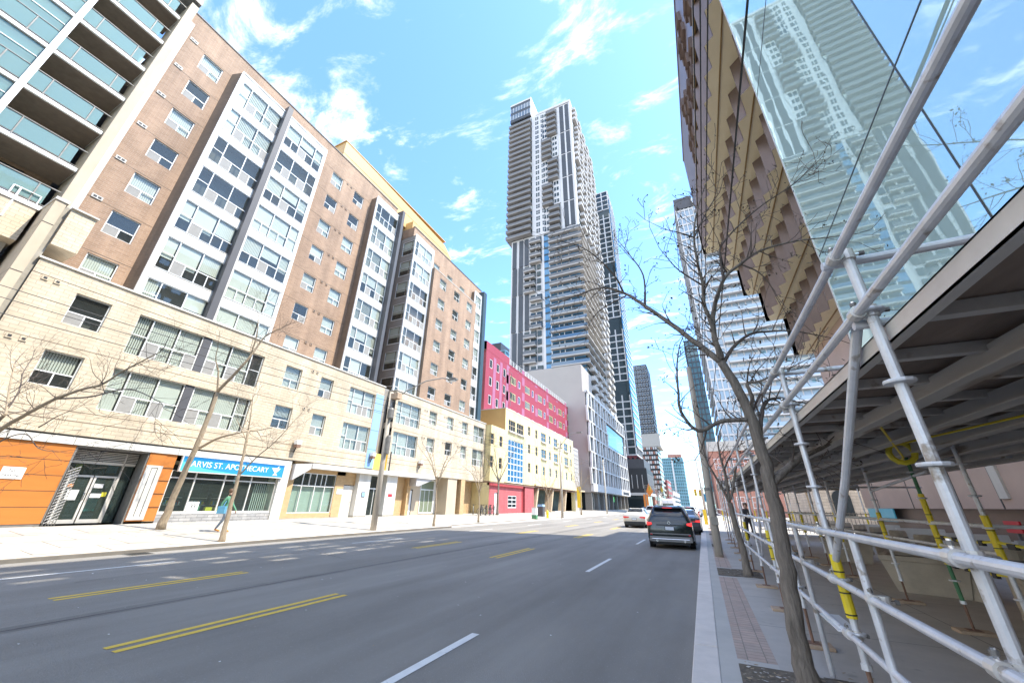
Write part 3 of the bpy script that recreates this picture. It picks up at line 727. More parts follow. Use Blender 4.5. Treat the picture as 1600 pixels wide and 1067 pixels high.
# service door, entrance columns, glass entrance
b = MB(); b.box(XP - .5, XP - .44, 21.03, 22.1, .5, 2.65, 'white_panel'); d = b.build('door', apt)
b = MB(); b.tube([(XP - .40, 21.9, 1.5), (XP - .36, 21.9, 1.5), (XP - .36, 21.78, 1.5)], .018, 'steel_dark', 6); b.build('handle', d)
for (a, c) in ((22.1, 23.3), (25.1, 26.35)):
    b = MB(); b.box(-24.1, XP - .03, a, c, .6, 3.62, 'white_panel'); b.box(-24.12, XP - .01, a - .02, c + .02, .3, .62, 'concrete_dark'); b.build('column', apt)
b = MB(); b.box(XP - .03, XP + .0, 22.55, 22.9, 1.9, 2.25, 'fin_grey'); b.box(XP - .0, XP + .008, 22.58, 22.87, 1.93, 2.22, 'blue_panel'); b.build('house_number_plate', apt)
b = MB(); xe = XP - .5
wall(b, ('+X', xe), 23.3, 25.1, .5, 3.6, [(23.4, 24.25, .6, 2.5), (24.3, 25.0, .6, 2.5), (23.4, 25.0, 2.58, 3.5)], .06, 'alu'); ee = b.build('entrance_door', apt)
b = MB(); b.quad([(xe - .03, 23.3, .5), (xe - .03, 25.1, .5), (xe - .03, 25.1, 3.6), (xe - .03, 23.3, 3.6)], 'shop_glass'); b.build('pane', ee)
b = MB(); b.box(xe - 1.6, xe - 1.5, 23, 25.4, .4, 3.7, 'interior'); b.build('lobby', ee)
b = MB(); b.box(XP - 1.2, XP - 1.14, 26.5, 27.3, .5, 2.6, 'white_panel'); b.box(XP - 1.2, XP - 1.12, 26.42, 26.5, .5, 2.7, 'ink'); b.build('door', apt)
b = MB(); b.box(-24.9, -24.84, 29.6, 30.1, .5, 2.6, 'sign_white'); b.box(-24.9, -24.82, 30.1, 30.2, .5, 2.7, 'ink'); b.build('door', apt)
b = MB(); xe = -24.86
wall(b, ('+X', xe), 31.4, 34, .6, 3.7, [(31.5, 32.1, .7, 2.7), (32.15, 32.8, .7, 2.7), (32.85, 33.5, .7, 2.7), (31.5, 33.5, 2.8, 3.6)], .05, 'frame_white'); sw = b.build('storefront_window', apt)
b = MB(); b.quad([(xe - .03, 31.4, .6), (xe - .03, 34, .6), (xe - .03, 34, 3.7), (xe - .03, 31.4, 3.7)], 'shop_glass'); b.build('pane', sw)
b = MB(); b.box(xe - .3, xe - .25, 31.4, 34, .6, 3.7, 'blind'); b.build('curtain', sw)
b = MB(); b.box(-25.5, XP - .1, 34.0, 35.7, .4, 3.98, 'beige_stone'); b.box(-25.5, XP - .0, 36.4, 37.2, .4, 3.98, 'tan_brick'); b.box(-26, -25, 35.7, 41.2, .4, 3.98, 'tan_brick')
b.box(-25, -24.9, 35.7, 36.4, .5, 3.5, 'dark_glass'); b.build('passage_pier', apt)
for y in (16.2, 22.8, 28.85):
    b = MB(); b.box(XP, XP + .18, y - .06, y + .06, 4.98, 5.14, 'steel_dark'); b.box(XP + .1, XP + .42, y - .16, y + .16, 4.9, 5.16, 'white_paint'); b.box(XP + .1, XP + .42, y - .14, y + .14, 4.7, 4.9, 'rust_metal'); b.tube([(XP + .2, y, 4.75), (XP + .12, y - .05, 4.4)], .04, 'ink', 6)
    b.build('flood_lamp', apt)
# dim back of the whole block so nothing shows through
b = MB(); b.box(-45, -26.4, 3.1, 40, .1, 30.5, 'interior'); b.build('core', apt)

# signs on the shop level
sg = thing('shop_sign', 'long bright blue shop fascia sign with white lettering over the pharmacy window', 'sign', (XP + .1, 13.1, 2.85))
b = MB(); b.box(XP + .10, XP + .2, 10.35, 15.75, 2.84, 3.56, 'sign_blue'); b.box(XP + .195, XP + .206, 10.35, 15.75, 3.42, 3.56, 'sign_navy')
for (a, c, z0, z1) in ((10.33, 15.77, 2.80, 2.85), (10.33, 15.77, 3.55, 3.58), (10.31, 10.36, 2.8, 3.58), (15.74, 15.79, 2.8, 3.58)): b.box(XP + .09, XP + .22, a, c, z0, z1, 'alu')
b.prism([(10.36, 2.84), (13.2, 2.84), (11.4, 3.02), (10.36, 3.3)], 'x', XP + .198, XP + .204, 'cyan_panel')
b.build('board', sg)
o = lettering('JARVIS ST. APOTHECARY', .40, 'sign_white', (XP + .205, 12.72, 3.2), '+X', sg, .02, .93)
b = MB(); b.prism([(15.1, 2.94), (15.4, 2.94), (15.33, 3.02), (15.29, 3.10), (15.42, 3.22), (15.52, 3.36), (14.98, 3.36), (15.08, 3.22), (15.21, 3.10), (15.17, 3.02)], 'x', XP + .2, XP + .215, 'sign_white')
b.tube([(XP + .21, 15.3, 3.34), (XP + .21, 15.4, 3.47)], .02, 'sign_white', 6); b.build('mortar_emblem', sg)
sg = thing('parking_sign', 'white no parking board fixed on the orange wall cladding', 'sign', (XP + .03, 5.2, 2.2))
b = MB(); b.box(XP + .025, XP + .05, 4.92, 5.5, 2.16, 2.58, 'sign_white'); b.build('board', sg)
lettering('NO', .15, 'ink', (XP + .052, 5.21, 2.45), '+X', sg, .004); lettering('PARKING', .115, 'ink', (XP + .052, 5.21, 2.28), '+X', sg, .004)
sg = thing('parking_sign', 'small white no parking plate on tan brick beside the service door', 'sign', (XP - .29, 20.7, 2.1))
b = MB(); b.box(XP - .29, XP - .27, 20.45, 20.95, 2.05, 2.4, 'sign_white'); b.build('board', sg)
lettering('NO', .11, 'ink', (XP - .268, 20.7, 2.3), '+X', sg, .004); lettering('PARKING', .09, 'ink', (XP - .268, 20.7, 2.16), '+X', sg, .004)
sg = thing('entrance_sign', 'red and white notice plate on the pale entrance column', 'sign', (XP - .03, 25.6, 1.8))
b = MB(); b.box(XP - .03, XP, 25.35, 25.95, 1.75, 2.25, 'sign_white'); b.box(XP, XP + .008, 25.4, 25.9, 1.95, 2.2, 'red_sign'); b.build('board', sg)
gt = thing('folding_gate', 'folded black lattice security gate beside the pharmacy entrance doors', 'gate', (XP + .05, 6.75, .5))
b = MB()
for k in range(5): b.box(XP + .03, XP + .06, 6.62 + k * .08, 6.635 + k * .08, .52, 2.7, 'steel_dark')
for k in range(17):
    z = .6 + k * .12
    b.tube([(XP + .07, 6.62, z), (XP + .07, 6.95, z + .22)], .009, 'alu', 4, False); b.tube([(XP + .05, 6.95, z), (XP + .05, 6.62, z + .22)], .009, 'steel_dark', 4, False)
b.build('lattice', gt)

# ------------------------------------------------------------------ balcony building at the left edge
bb = thing('balcony_building', 'glass balustrade balcony block beside the beige pilaster', 'building', (-25, -4, .3))
b = MB()
lv = [-.1 + 2.63 * k + 13.65 for k in range(9)]
wall(b, ('+X', -27.0), -14, 2.4, 12.6, 36.5, [(-13.5, -8.2, z + .25, z + 2.3) for z in lv[:8]] + [(-7.6, -2.9, z + .25, z + 2.3) for z in lv[:8]] + [(-2.3, 1.5, z + .25, z + 2.3) for z in lv[:8]], .1, 'brown_brick')
b.box(-40, -28.4, -14, 2.3, 0, 36.5, 'interior'); b.box(-28, -24.9, -14, 2.3, 11.6, 13.3, 'beige_brick'); b.box(-28, -25.6, -14, 2.2, 9.5, 11.6, 'concrete'); b.box(-27, -25.9, -14, 2.1, .3, 9.5, 'bay_side')
b.box(-28, -24.85, -14, 2.35, 13.3, 13.42, 'white_paint'); b.box(-28, -24.6, 1.4, 3.04, 31.2, 31.6, 'steel_dark'); b.box(-40, -27, -14, 2.3, 36.4, 36.6, 'concrete_dark')
b.build('wall', bb)
for i, z in enumerate(lv):
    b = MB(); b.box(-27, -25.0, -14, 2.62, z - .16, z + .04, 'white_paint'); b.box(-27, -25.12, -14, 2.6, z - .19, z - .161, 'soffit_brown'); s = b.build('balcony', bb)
    b = MB()
    y = -14
    while y < 2.3:
        b.box(-25.02, -25.005, y + .02, min(2.3, y + 1.42), z + .14, z + 1.05, 'bal_glass'); y += 1.45
    b.build('balustrade', s)
    b = MB(); b.tube([(-25.0, -14, z + 1.1), (-25.0, 2.6, z + 1.1)], .035, 'steel_dark', 6); b.tube([(-25.0, -14, z + .1), (-25.0, 2.6, z + .1)], .02, 'steel_dark', 6)
    for k in range(12): b.box(-25.03, -24.98, -14 + 1.45 * k - .02, -14 + 1.45 * k + .02, z, z + 1.1, 'steel_dark')
    b.build('rail', s)
for y0 in (-13.5, -7.6, -2.3):
    for z in lv[:8]:
        w = {-13.5: 5.3, -7.6: 4.7, -2.3: 3.8}[y0]
        b = MB(); b.quad([(-27.06, y0, z + .25), (-27.06, y0 + w, z + .25), (-27.06, y0 + w, z + 2.3), (-27.06, y0, z + 2.3)], 'dark_glass')
        for k in range(4): b.box(-27.1, -27.0, y0 + w * k / 3 - .03, y0 + w * k / 3 + .03, z + .25, z + 2.3, 'frame_dark')
        b.build('balcony_window', bb)
for y in (-.12, -7.0):
    b = MB(); b.box(-25.0, -24.86, y - .11, y + .11, 13.3, 36.4, 'white_paint'); b.build('post', bb)
b = MB(); zz = lv[:9]
for z in lv[:8]:
    b.box(-25.2, -25.1, -6.9, -.25, z + 1.1, z + 2.42, 'bal_glass'); b.box(-25.12, -25.06, -6.9, -.25, z + 1.7, z + 1.74, 'frame_white')
b.build('glazed_screen', bb)
b = MB(); b.tube([(-24.95, 1.4, 14.0), (-24.95, 2.2, 14.0), (-24.95, 2.2, 13.0), (-24.95, 1.4, 13.0), (-24.95, 1.4, 14.0)], .03, 'white_paint', 6); b.tube([(-24.9, 1.6, 14), (-24.9, 1.6, 12.4)], .035, 'white_paint', 6); b.build('drain_pipe', bb)
# ------------------------------------------------------------------ yellow / pink hostel block
XY = -22.6
hb = thing('hostel_building', 'low yellow rendered block with red shop level and pink patterned upper storeys', 'building', (XY, 60, .5))
def simple_win(parent, face, u, v, w, h, nx=1, nz=1, glass='dark_glass', fk='frame_white', t=.05, d=-.08, name='window', bars=None):
    b = MB(); pos = bars or [i / nx for i in range(nx + 1)]
    for p in pos:
        x = u + w * p; a = max(u, x - t / 2); c = min(u + w, x + t / 2)
        if p <= 0: a, c = u, u + t
        if p >= 1: a, c = u + w - t, u + w
        rect(b, face, a, c, v, v + h, d - .03, d + .035, fk)
    for j in range(nz + 1):
        z = v + h * j / nz; z = min(max(z, v + t / 2), v + h - t / 2)
        rect(b, face, u + t, u + w - t, z - t / 2, z + t / 2, d - .025, d + .03, fk)
    o = b.build(name, parent)
    P = mapper(face); g = MB(); g.quad([P(u, v, d), P(u + w, v, d), P(u + w, v + h, d), P(u, v + h, d)], glass); g.build('pane', o)
    return o
hs = []; ws = []
def hw(u, top, w, h, nx=1, nz=2): hs.append((u, u + w, top - h, top)); ws.append((u, top - h, w, h, nx, nz))
for row, dz in enumerate((0, -2.68, -5.4)):
    for u, w in ((53.1, .9), (56.1, .9), (62.3, .95), (68.4, .95), (74.6, 1.0)): hw(u, 12.65 + dz, w, 1.35)
    for u, w in ((58.6, 2.3), (64.8, 2.2), (70.8, 2.4)):
        if row == 2: hw(u + .6, 12.65 + dz, 1.0, 1.35)
        else: hw(u, 12.65 + dz, w, 1.4, 2, 2)
    if row: hw(41.1, 12.4 + dz, 1.0, 1.35); hw(43.6, 12.4 + dz, .9, 1.35)
hw(46.2, 12.4, 2.3, 1.45, 3, 2); hw(48.9, 12.4, 2.5, 1.45, 3, 2)
hs.append((46.2, 51.4, 4.2, 9.75))
b = MB()
wall(b, ('+X', XY), 45.2, 77.0, 4.15, 13.75, [h for h in hs if h[0] > 45.1], .18, 'yellow_wall')
wall(b, ('+X', XY), 41.3, 45.2, 4.0, 10.75, [h for h in hs if h[0] < 45.1], .18, 'yellow_wall')
wall(b, ('-Y', 45.2), -30, XY, 10.0, 13.75, [], .1, 'ochre_metal'); wall(b, ('-Y', 41.3), -30, XY, .3, 10.75, [], .1, 'yellow_wall')
b.quad([(XY, 41.3, 4.05), (XY, 77, 4.15), (-28, 77, 4.15), (-28, 41.3, 4.05)], 'tan_wood'); b.quad([(XY, 41.3, 10.75), (XY, 45.2, 10.75), (-30, 45.2, 10.75), (-30, 41.3, 10.75)], 'concrete'); b.quad([(XY, 45.2, 13.7), (XY, 77, 13.7), (-30, 77, 13.7), (-30, 45.2, 13.7)], 'concrete')
b.box(-30, XY + .05, 45.15, 77.05, 13.75, 13.85, 'white_panel'); wall(b, ('+Y', 77), -30, XY, .3, 13.75, [], .1, 'yellow_wall')
b.box(-30, XY + .06, 41.28, 77, 3.9, 4.06, 'rust_metal')
b.build('wall', hb)
for (u, v, w, h, nx, nz) in ws: simple_win(hb, ('+X', XY), u, v, w, h, nx, nz, 'pane' if False else 'dark_glass', 'tan_wood', .06, -.1)
for (u, v, w, h, nx, nz) in ws:
    if w > 2: 
        b = MB(); b.box(XY - .1, XY + .25, u - .1, u + w + .1, v - .30, v - .08, 'concrete'); b.build('sill', hb)
simple_win(hb, ('+X', XY), 46.2, 4.2, 5.2, 5.55, 5, 7, 'tower_glass_blue', 'frame_white', .12, -.1, 'stair_window')
b = MB()
wall(b, ('+X', XY - .25), 41.3, 51.3, .3, 3.9, [(46.95, 49.6, 1.1, 2.6), (43.2, 44.0, .5, 2.85)], .15, 'red_wall'); b.box(-26, XY - .4, 51.3, 52.2, .3, 3.9, 'red_wall_dark'); b.box(-26, XY - .1, 52.2, 55.5, .3, 3.95, 'red_wall'); b.box(XY - .3, XY + .02, 41.3, 51.3, 3.6, 3.9, 'red_wall_dark')
b.box(-26, -25.5, 55.5, 77, .3, 4.1, 'shop_inside')
b.build('shop_wall', hb)
simple_win(hb, ('+X', XY - .25), 46.95, 1.1, 2.65, 1.5, 2, 3, 'dark_glass', 'frame_white', .1, -.06)
b = MB(); b.box(XY - .4, XY - .36, 43.22, 43.98, .5, 2.85, 'sign_white'); b.build('door', hb)
for y in (57.3, 64.2, 71.5):
    b = MB(); b.prism([(y - 1.3, .3), (y - .9, .3), (y + .55, 4.15), (y + .05, 4.15)], 'x', -24, XY - .1, 'tan_wood'); b.build('slanted_column', hb)
b = MB(); b.box(-25.4, XY + .3, 55.5, 83.5, 4.15, 4.4, 'tan_wood'); b.build('canopy', hb)
b = MB(); b.box(-26, -23.4, 77.0, 83.2, .3, 13.0, 'podium_grey')
for k in range(10): b.box(-23.4, -23.3, 77.1, 83, 4.5 + k * .9, 4.56 + k * .9, 'frame_white')
for k in range(7): b.box(-23.4, -23.3, 77.1 + k, 77.16 + k, 4.5, 13, 'frame_white')
b.build('glazed_link', hb)
# pink upper block
XK = -28.0
b = MB(); hk = []; wk = []
def kw(u, top, w, h, nx): hk.append((u, u + w, top - h, top)); wk.append((u, top - h, w, h, nx))
for r in range(4):
    t = 23.5 - 3.03 * r
    for u, w in ((49.7, .95), (52.2, .95), (54.7, .95)): kw(u, t, w, 1.5, 1)
for r in range(3):
    t = 23.0 - 3.05 * r
    for i in range(6):
        u = 57.5 + 6.75 * i
        kw(u - (0 if i else 0), t, 2.5, 1.45, 4)
        kw(u + 3.5, t, 1.0, 1.4, 1)
wall(b, ('+X', XK), 48.4, 97.5, 10.5, 24.7, hk, .15, 'pink_wall')
wall(b, ('-Y', 48.4), -45, XK, 10.5, 26.2, [], .1, 'red_wall'); b.box(-45, XK - .2, 48.4, 57, 24.7, 26.3, 'mauve_wall'); b.box(XK - .2, XK + .02, 48.4, 57, 24.7, 26.2, 'pink_wall')
wall(b, ('+Y', 97.5), -45, XK, 10, 24.7, [], .1, 'red_wall_dark'); b.quad([(XK, 48, 24.6), (XK, 97.5, 24.6), (-45, 97.5, 24.6), (-45, 48, 24.6)], 'concrete_dark')
b.build('upper_wall', hb)
b = MB()   # painted mauve vertical fields
for r in range(-1, 5):
    z = 12 + 3.05 * r
    for i in range(7):
        u = 56.0 + 6.75 * i
        b.box(XK, XK + .02, u, u + 1.2, max(10.5, z + (i % 2) * 1.5), min(24.6, z + 1.6 + (i % 2) * 1.5), 'mauve_wall')
        b.box(XK, XK + .018, u + 2.3 + 2.3, u + 5.2, max(10.5, z + .3), min(24.6, z + 1.4), 'mauve_wall')
for u in (51.0, 53.4, 55.9): b.box(XK, XK + .02, u, u + .9, 11, 24.2, 'mauve_wall')
b.build('painted_pattern', hb)
for (u, v, w, h, nx) in wk: simple_win(hb, ('+X', XK), u, v, w, h, nx, 1, 'dark_glass', 'yellow_wall' if nx > 1 else 'frame_white', .09, -.06, 'upper_window')
b = MB(); b.box(XK - .05, XK + .05, 57, 97.5, 24.7, 24.95, 'pink_wall')
for k in range(28): y = 57.5 + k * 1.45; b.tube([(XK - .1, y, 24.9), (XK - .1, y, 26.0)], .035, 'frame_white', 5)
for z in (25.3, 25.65, 26.0): b.tube([(XK - .1, 57.2, z), (XK - .1, 97.3, z)], .03, 'frame_white', 5)
b.build('roof_railing', hb)
b = MB()   # external zig-zag frame
for r in range(3):
    z = 13.4 + 3.6 * r
    b.tube([(XK + .6, 54.0, z), (XK + .6, 54.9, z + 2.4), (XK + .6, 56.9, z + 2.5), (XK + .3, 57.0, z + .1)], .05, 'steel_dark', 6)
b.build('escape_frame', hb)
b = MB(); b.box(-45, -29, 49, 97, 1, 24.4, 'interior'); b.box(-29, XY - .9, 46, 76, 4.3, 13.5, 'interior'); b.build('core', hb)

# ------------------------------------------------------------------ grey podium with white fins, and the chequered tower on it
tw = thing('residential_tower', 'tall chequered balcony tower of grey slabs and dark panels standing on a pale grey podium', 'building', (-30, 105, .1))
XG, YG = -22.6, 92.2
b = MB()
b.box(-70, XG - .6, YG, 145, 4.4, 28.8, 'podium_grey'); b.box(-70, XG - 1.2, YG, 103, 28.8, 36.4, 'podium_grey'); b.box(-60, XG - 2.2, YG + 1, 144, .1, 4.4, 'dark_glass')
for i in range(9):
    u = YG + .4 + i * 6.2; b.box(XG - 2.2, XG - .6, u, u + .7, .1, 4.5, 'steel_dark')
b.build('podium', tw)
b = MB(); F = ('+X', XG)
gap = (115.0, 141.5, 18.2, 22.6)
n = 15; rows = 6; W = (145 - YG) / n; Hh = (28.6 - 6.2) / rows
for j in range(rows + 1):
    z = 6.2 + j * Hh
    if gap[2] < z < gap[3]: rect(b, F, YG, gap[0], z - .16, z + .16, -.35, .12, 'tower_white'); rect(b, F, gap[1], 145, z - .16, z + .16, -.6, .12, 'tower_white')
    else: rect(b, F, YG, 145, z - .16, z + .16, -.35, .12, 'tower_white')
rect(b, F, YG, 145, 4.6, 6.3, -.7, .14, 'tower_white'); rect(b, F, YG, 145, 28.5, 29.2, -.7, .16, 'tower_white')
for i in range(n + 1):
    for j in range(rows):
        u = YG + i * W + (.35 if j % 2 else -.35); z = 6.2 + j * Hh
        if gap[0] < u < gap[1] and z + Hh > gap[2] and z < gap[3] - .5: continue
        P_ = mapper(F); lean = .45 if (i + j) % 2 else -.35
        b.prism([(u - .42, z), (u + .42, z), (u + .42 + lean, z + Hh), (u - .42 + lean, z + Hh)], 'x', XG - .35, XG + .10, 'tower_white')
b.build('fin_screen', tw)
b = MB(); rect(b, F, YG + .3, 145, 6.2, 28.6, -.5, -.33, 'dark_glass'); b.build('podium_glazing', tw)
b = MB(); rect(b, F, gap[0], gap[1], gap[2], gap[3], -.4, -.2, 'teal_glass'); b.build('terrace_glazing', tw)
b = MB(); rect(b, F, 94, 144, .2, 4.4, -1.55, -1.5, 'dark_glass')
for k in range(26): rect(b, F, 94 + k * 2, 94.12 + k * 2, .2, 4.4, -1.5, -1.4, 'alu')
b.build('storefront_window', tw)
# tower body
XR, YT = -25.0, 105.0; FT = ('-Y', YT); FR = ('+X', XR)
b = MB(); b.box(-51.4, XR - .3, YT + .3, 146, 28, 164.5, 'tower_white'); b.box(-53.6, -43.2, YT - .6, 128, 165, 177, 'tower_panel'); b.build('core', tw)
b = MB(); b.box(-53.7, -43.1, YT - .7, 128.1, 176.4, 177.4, 'tower_white'); b.box(-43.3, -43.0, YT - .75, 128, 164.9, 177.4, 'tower_white')
b.box(-41.1, XR + .1, YT - .25, 146.3, 163.6, 164.8, 'tower_white'); b.build('roof_edge', tw)
for z in (166.6, 171.5):
    b = MB(); rect(b, FT, -53.5, -43.4, z, z + 3.2, .55, .68, 'tower_glass')
    for k in range(8): rect(b, FT, -53.5 + k * 1.42, -53.35 + k * 1.42, z, z + 3.2, .66, .72, 'frame_white')
    b.build('penthouse_window', tw)
st = 3.04
# white cladding strips on the front
b = MB()
for (u0, u1, z0, z1) in ((-42.9, -41.9, 96, 163), (-41.9, -35.9, 95.3, 163.6), (-30.9, -29.9, 95.3, 163), (XR - .6, XR + .05, 95.2, 163.8), (-39.1, -38.3, 37, 95), (-51.6, -51.2, 37, 95.5)):
    rect(b, FT, u0, u1, z0, z1, -.3, .06, 'tower_white')
rect(b, FT, -30.9, XR + .05, 94.4, 95.3, -.3, .1, 'tower_white')
b.build('cladding', tw)
grp = [(146.3, 163.0), (133.4, 145.9), (120.6, 133.1), (108.0, 120.3), (95.5, 107.7)]
for gi, (z0, z1) in enumerate(grp):
    for (u0, u1) in ((-29.9, -28.1), (-27.5, -25.75)):
        off = -.05 * 0
        b = MB(); rect(b, FT, u0, u1, z0, z1 - .3, -.2, .02, 'tower_panel')
        k = z0 + st
        while k < z1 - .5: rect(b, FT, u0, u1, k, k + .05, .02, .03, 'fin_grey'); k += st
        b.build('dark_panel', tw)
    b = MB(); rect(b, FT, -30.0, -25.0, z1 - .3, z1, -.2, .10, 'tower_white'); rect(b, FT, -28.1, -27.5, z0, z1 - .3, -.2, .07, 'tower_white'); rect(b, FT, -25.75, -25.55, z0, z1 - .3, -.2, .07, 'tower_white'); b.build('panel_frame', tw)
    # small balcony column, shifted left or right from group to group
    left = gi % 2 == 1
    u0, u1 = ((-38.2, -33.9) if left else (-35.7, -31.4))
    w0, w1 = ((-33.8, -31.0) if left else (-38.2, -35.8))
    nfl = max(4, round((z1 - z0) / st))
    b = MB()
    for f in range(nfl):
        z = z0 + (z1 - z0) * f / nfl
        rect(b, FT, u0, u1, z + .5, z + st - .2, -.25, .03, 'dark_glass')
        for wn in (w0 + .25, w0 + 1.35):
            if wn + .9 < w1 + .3: rect(b, FT, wn, wn + .85, z + .55, z + 2.3, -.2, .08, 'dark_glass')
        rect(b, FT, w0, w1, z - .12, z + .12, -.2, .10, 'tower_white')
    rect(b, FT, w0, w1, z0, z1, -.25, .05, 'tower_white')
    b.build('window_stack', tw)
    for f in range(nfl):
        z = z0 + (z1 - z0) * f / nfl
        b = MB(); rect(b, FT, u0, u1, z - .15, z + .15, -.2, 1.6, 'balcony_slab'); rect(b, FT, u0, u1, z + .15, z + 1.25, 1.5, 1.58, 'bal_glass_grey'); rect(b, FT, u0, u0 + .08, z + .15, z + 1.25, 0, 1.5, 'bal_glass_grey'); rect(b, FT, u1 - .08, u1, z + .15, z + 1.25, 0, 1.5, 'bal_glass_grey')
        b.build('small_balcony', tw)
# window column
for f in range(22):
    z = 96.4 + f * st
    for a, w in ((-41.2, 1.5), (-38.6, 1.2)):
        b = MB(); rect(b, FT, a, a + w, z + .2, z + 2.1, -.2, .09, 'dark_glass'); rect(b, FT, a + w * .45, a + w * .55, z + .2, z + 2.1, .09, .12, 'frame_white')
        rect(b, FT, a, a + w, z + 1.0, z + 1.08, .09, .12, 'frame_white'); b.build('front_window', tw)
# deep balconies, upper left
for f in range(22):
    z = 96.2 + f * st
    b = MB(); rect(b, FT, -53.6, -42.9, z - .16, z + .16, -.3, 1.9, 'balcony_slab'); b.box(-53.6, -51.4, YT, 112, z - .16, z + .16, 'balcony_slab')
    rect(b, FT, -53.6, -42.9, z + .16, z + 1.2, 1.78, 1.86, 'bal_glass_grey'); b.box(-53.6, -53.5, YT - 1.8, 112, z + .16, z + 1.2, 'bal_glass_grey'); b.build('balcony', tw)
b = MB(); rect(b, FT, -51.4, -42.9, 96, 163, -.25, .02, 'dark_glass'); b.build('balcony_glazing', tw)
b = MB()
for f in range(22):
    u = -51.2
    while u < -43.5:
        w = R.uniform(.7, 2.0)
        if R.random() < .45: rect(b, FT, u, min(u + w, -43.1), 96.3 + f * st + .2, 96.3 + f * st + 2.6, .02, .035, R.choice(('blind', 'fin_grey', 'tower_glass', 'blind')))
        u += w + .15
b.build('curtains', tw)['kind'] = 'stuff'
# lower left panels
lrow = [(82.8, 95.0, ((-51.2, -49.6), (-48.4, -46.8), (-46.2, -44.6)), (-43.8, -39.3)), (70.6, 82.5, ((-50.9, -49.3), (-48.6, -46.9)), (-46.1, -41.7)), (56.0, 70.3, ((-51.0, -49.5), (-48.4, -46.8), (-46.0, -44.5)), (-43.7, -39.4)), (43.7, 55.7, ((-50.7, -49.1), (-48.5, -46.8)), (-46.1, -41.6)), (29.5, 43.4, ((-51.0, -49.5), (-48.4, -46.8), (-46.0, -44.5)), (-43.7, -39.4))]
for (z0, z1, ps, (u0, u1)) in lrow:
    for (a, c) in ps:
        b = MB(); rect(b, FT, a, c, z0, z1, -.2, .04, 'tower_panel'); b.build('dark_panel', tw)
    n = 4
    b = MB(); w0, w1 = (-44.4, -39.3) if u1 > -41 else (-41.6, -39.3)
    for f in range(n):
        z = z0 + (z1 - z0) * f / n
        rect(b, FT, u0, u1, z + .3, z + 2.7, -.2, .03, 'dark_glass'); rect(b, FT, (u0 + u1) / 2 - .2, (u0 + u1) / 2 + .2, z, z + 3, .03, .2, 'tower_white')
        if u1 < -41: rect(b, FT, -41.2, -39.8, z + .5, z + 2.4, -.2, .08, 'dark_glass')
    b.build('window_stack', tw)
    for f in range(n):
        z = z0 + (z1 - z0) * f / n
        b = MB(); rect(b, FT, u0, u1, z - .2, z + .15, -.2, 1.3, 'balcony_edge')
        rect(b, FT, u0, u1, z + .15, z + 1.2, 1.22, 1.28, 'bal_glass_grey'); b.build('small_balcony', tw)
# wide balconies, lower right, running round the street corner
for f in range(18):
    z = 41.0 + f * st * .995
    b = MB(); rect(b, FT, -36.1, XR + 1.3, z - .17, z + .17, -.2, 1.7, 'balcony_edge'); b.box(XR - .2, XR + 1.3, YT, 128, z - .17, z + .17, 'balcony_edge')
    rect(b, FT, -36.1, XR + 1.2, z + .17, z + 1.25, 1.58, 1.64, 'bal_glass_grey' if f > 9 else 'tower_glass')
    b.build('wide_balcony', tw)
b = MB(); rect(b, FT, -38.3, XR - .3, 37, 94.5, -.2, .03, 'tower_glass_blue')
for f in range(19): rect(b, FT, -38.3, XR - .3, 39.6 + f * st * .995, 40.4 + f * st * .995, .03, .06, 'dark_glass')
for u in (-36.2, -33.5, -31.8, -29): rect(b, FT, u - .12, u + .12, 37, 94.5, .03, .10, 'frame_white')
for f in range(18):
    u = -36
    while u < XR - 1.2:
        w = R.uniform(.8, 2.2)
        if R.random() < .4: rect(b, FT, u, u + w, 41.3 + f * st * .995, 43.2 + f * st * .995, .03, .045, R.choice(('blind', 'fin_grey', 'dark_glass', 'trim_grey')))
        u += w + .2
b.build('curtain_glazing', tw)
# street side: ladder of staggered balconies
b = MB(); rect(b, FR, YT, 146, 30, 163.5, -.25, .0, 'dark_glass'); b.build('side_glazing', tw)
b = MB()
for f in range(44):
    z = 30.5 + f * st
    g = int((z - 30) // 12.3)
    rect(b, FR, YT, 146, z - .15, z + .15, -.1, .14, 'tower_white')
    for k in range(6):
        y0 = YT + 2.5 + 7.0 * k + (2.6 if g % 2 else 0)
        if y0 + 4.2 < 146 and not (41 < z < 95 and y0 < 127):
            rect(b, FR, y0, y0 + 4.2, z - .2, z + .2, 0, 1.5, 'balcony_edge'); rect(b, FR, y0, y0 + 4.2, z + .2, z + 1.25, 1.4, 1.48, 'balcony_edge'); rect(b, FR, y0, y0 + .1, z + .2, z + 1.25, .1, 1.4, 'tower_white')
        elif y0 + 2.5 < 146:
            rect(b, FR, y0 + 4.4 - 7, y0 + 6.0 - 7, z, z + 3, -.1, .12, 'tower_white')
rect(b, FR, YT - .2, YT + 1.8, 95, 164.3, -.2, .12, 'tower_white')
for k in range(6): rect(b, FR, YT + 9 + 6.2 * k, YT + 9.7 + 6.2 * k, 30, 163.5, -.1, .2, 'tower_white')
o = b.build('side_balconies', tw); o['kind'] = 'stuff'
b = MB()
for (y, z, key) in ((114, 4.9, 'green_sign'), (125, 2.2, 'green_sign')): pass
b.box(XG - 1.4, XG - 1.2, 118, 122, 2.6, 4.0, 'green_sign'); b.build('shop_sign', tw)
b = MB(); b.torus((XG - 1.3, 106, 3.3), 'x', .9, .12, 'sign_white', 18, 6); b.lathe([(.0, -.02), (.7, 0)], (XG - 1.3, 106, 3.3), 'sign_white', 10); b.build('round_sign', tw)
b = MB(); b.box(XG + .14, XG + .18, 131, 142, 4.9, 5.7, 'trim_black'); b.build('name_board', tw)

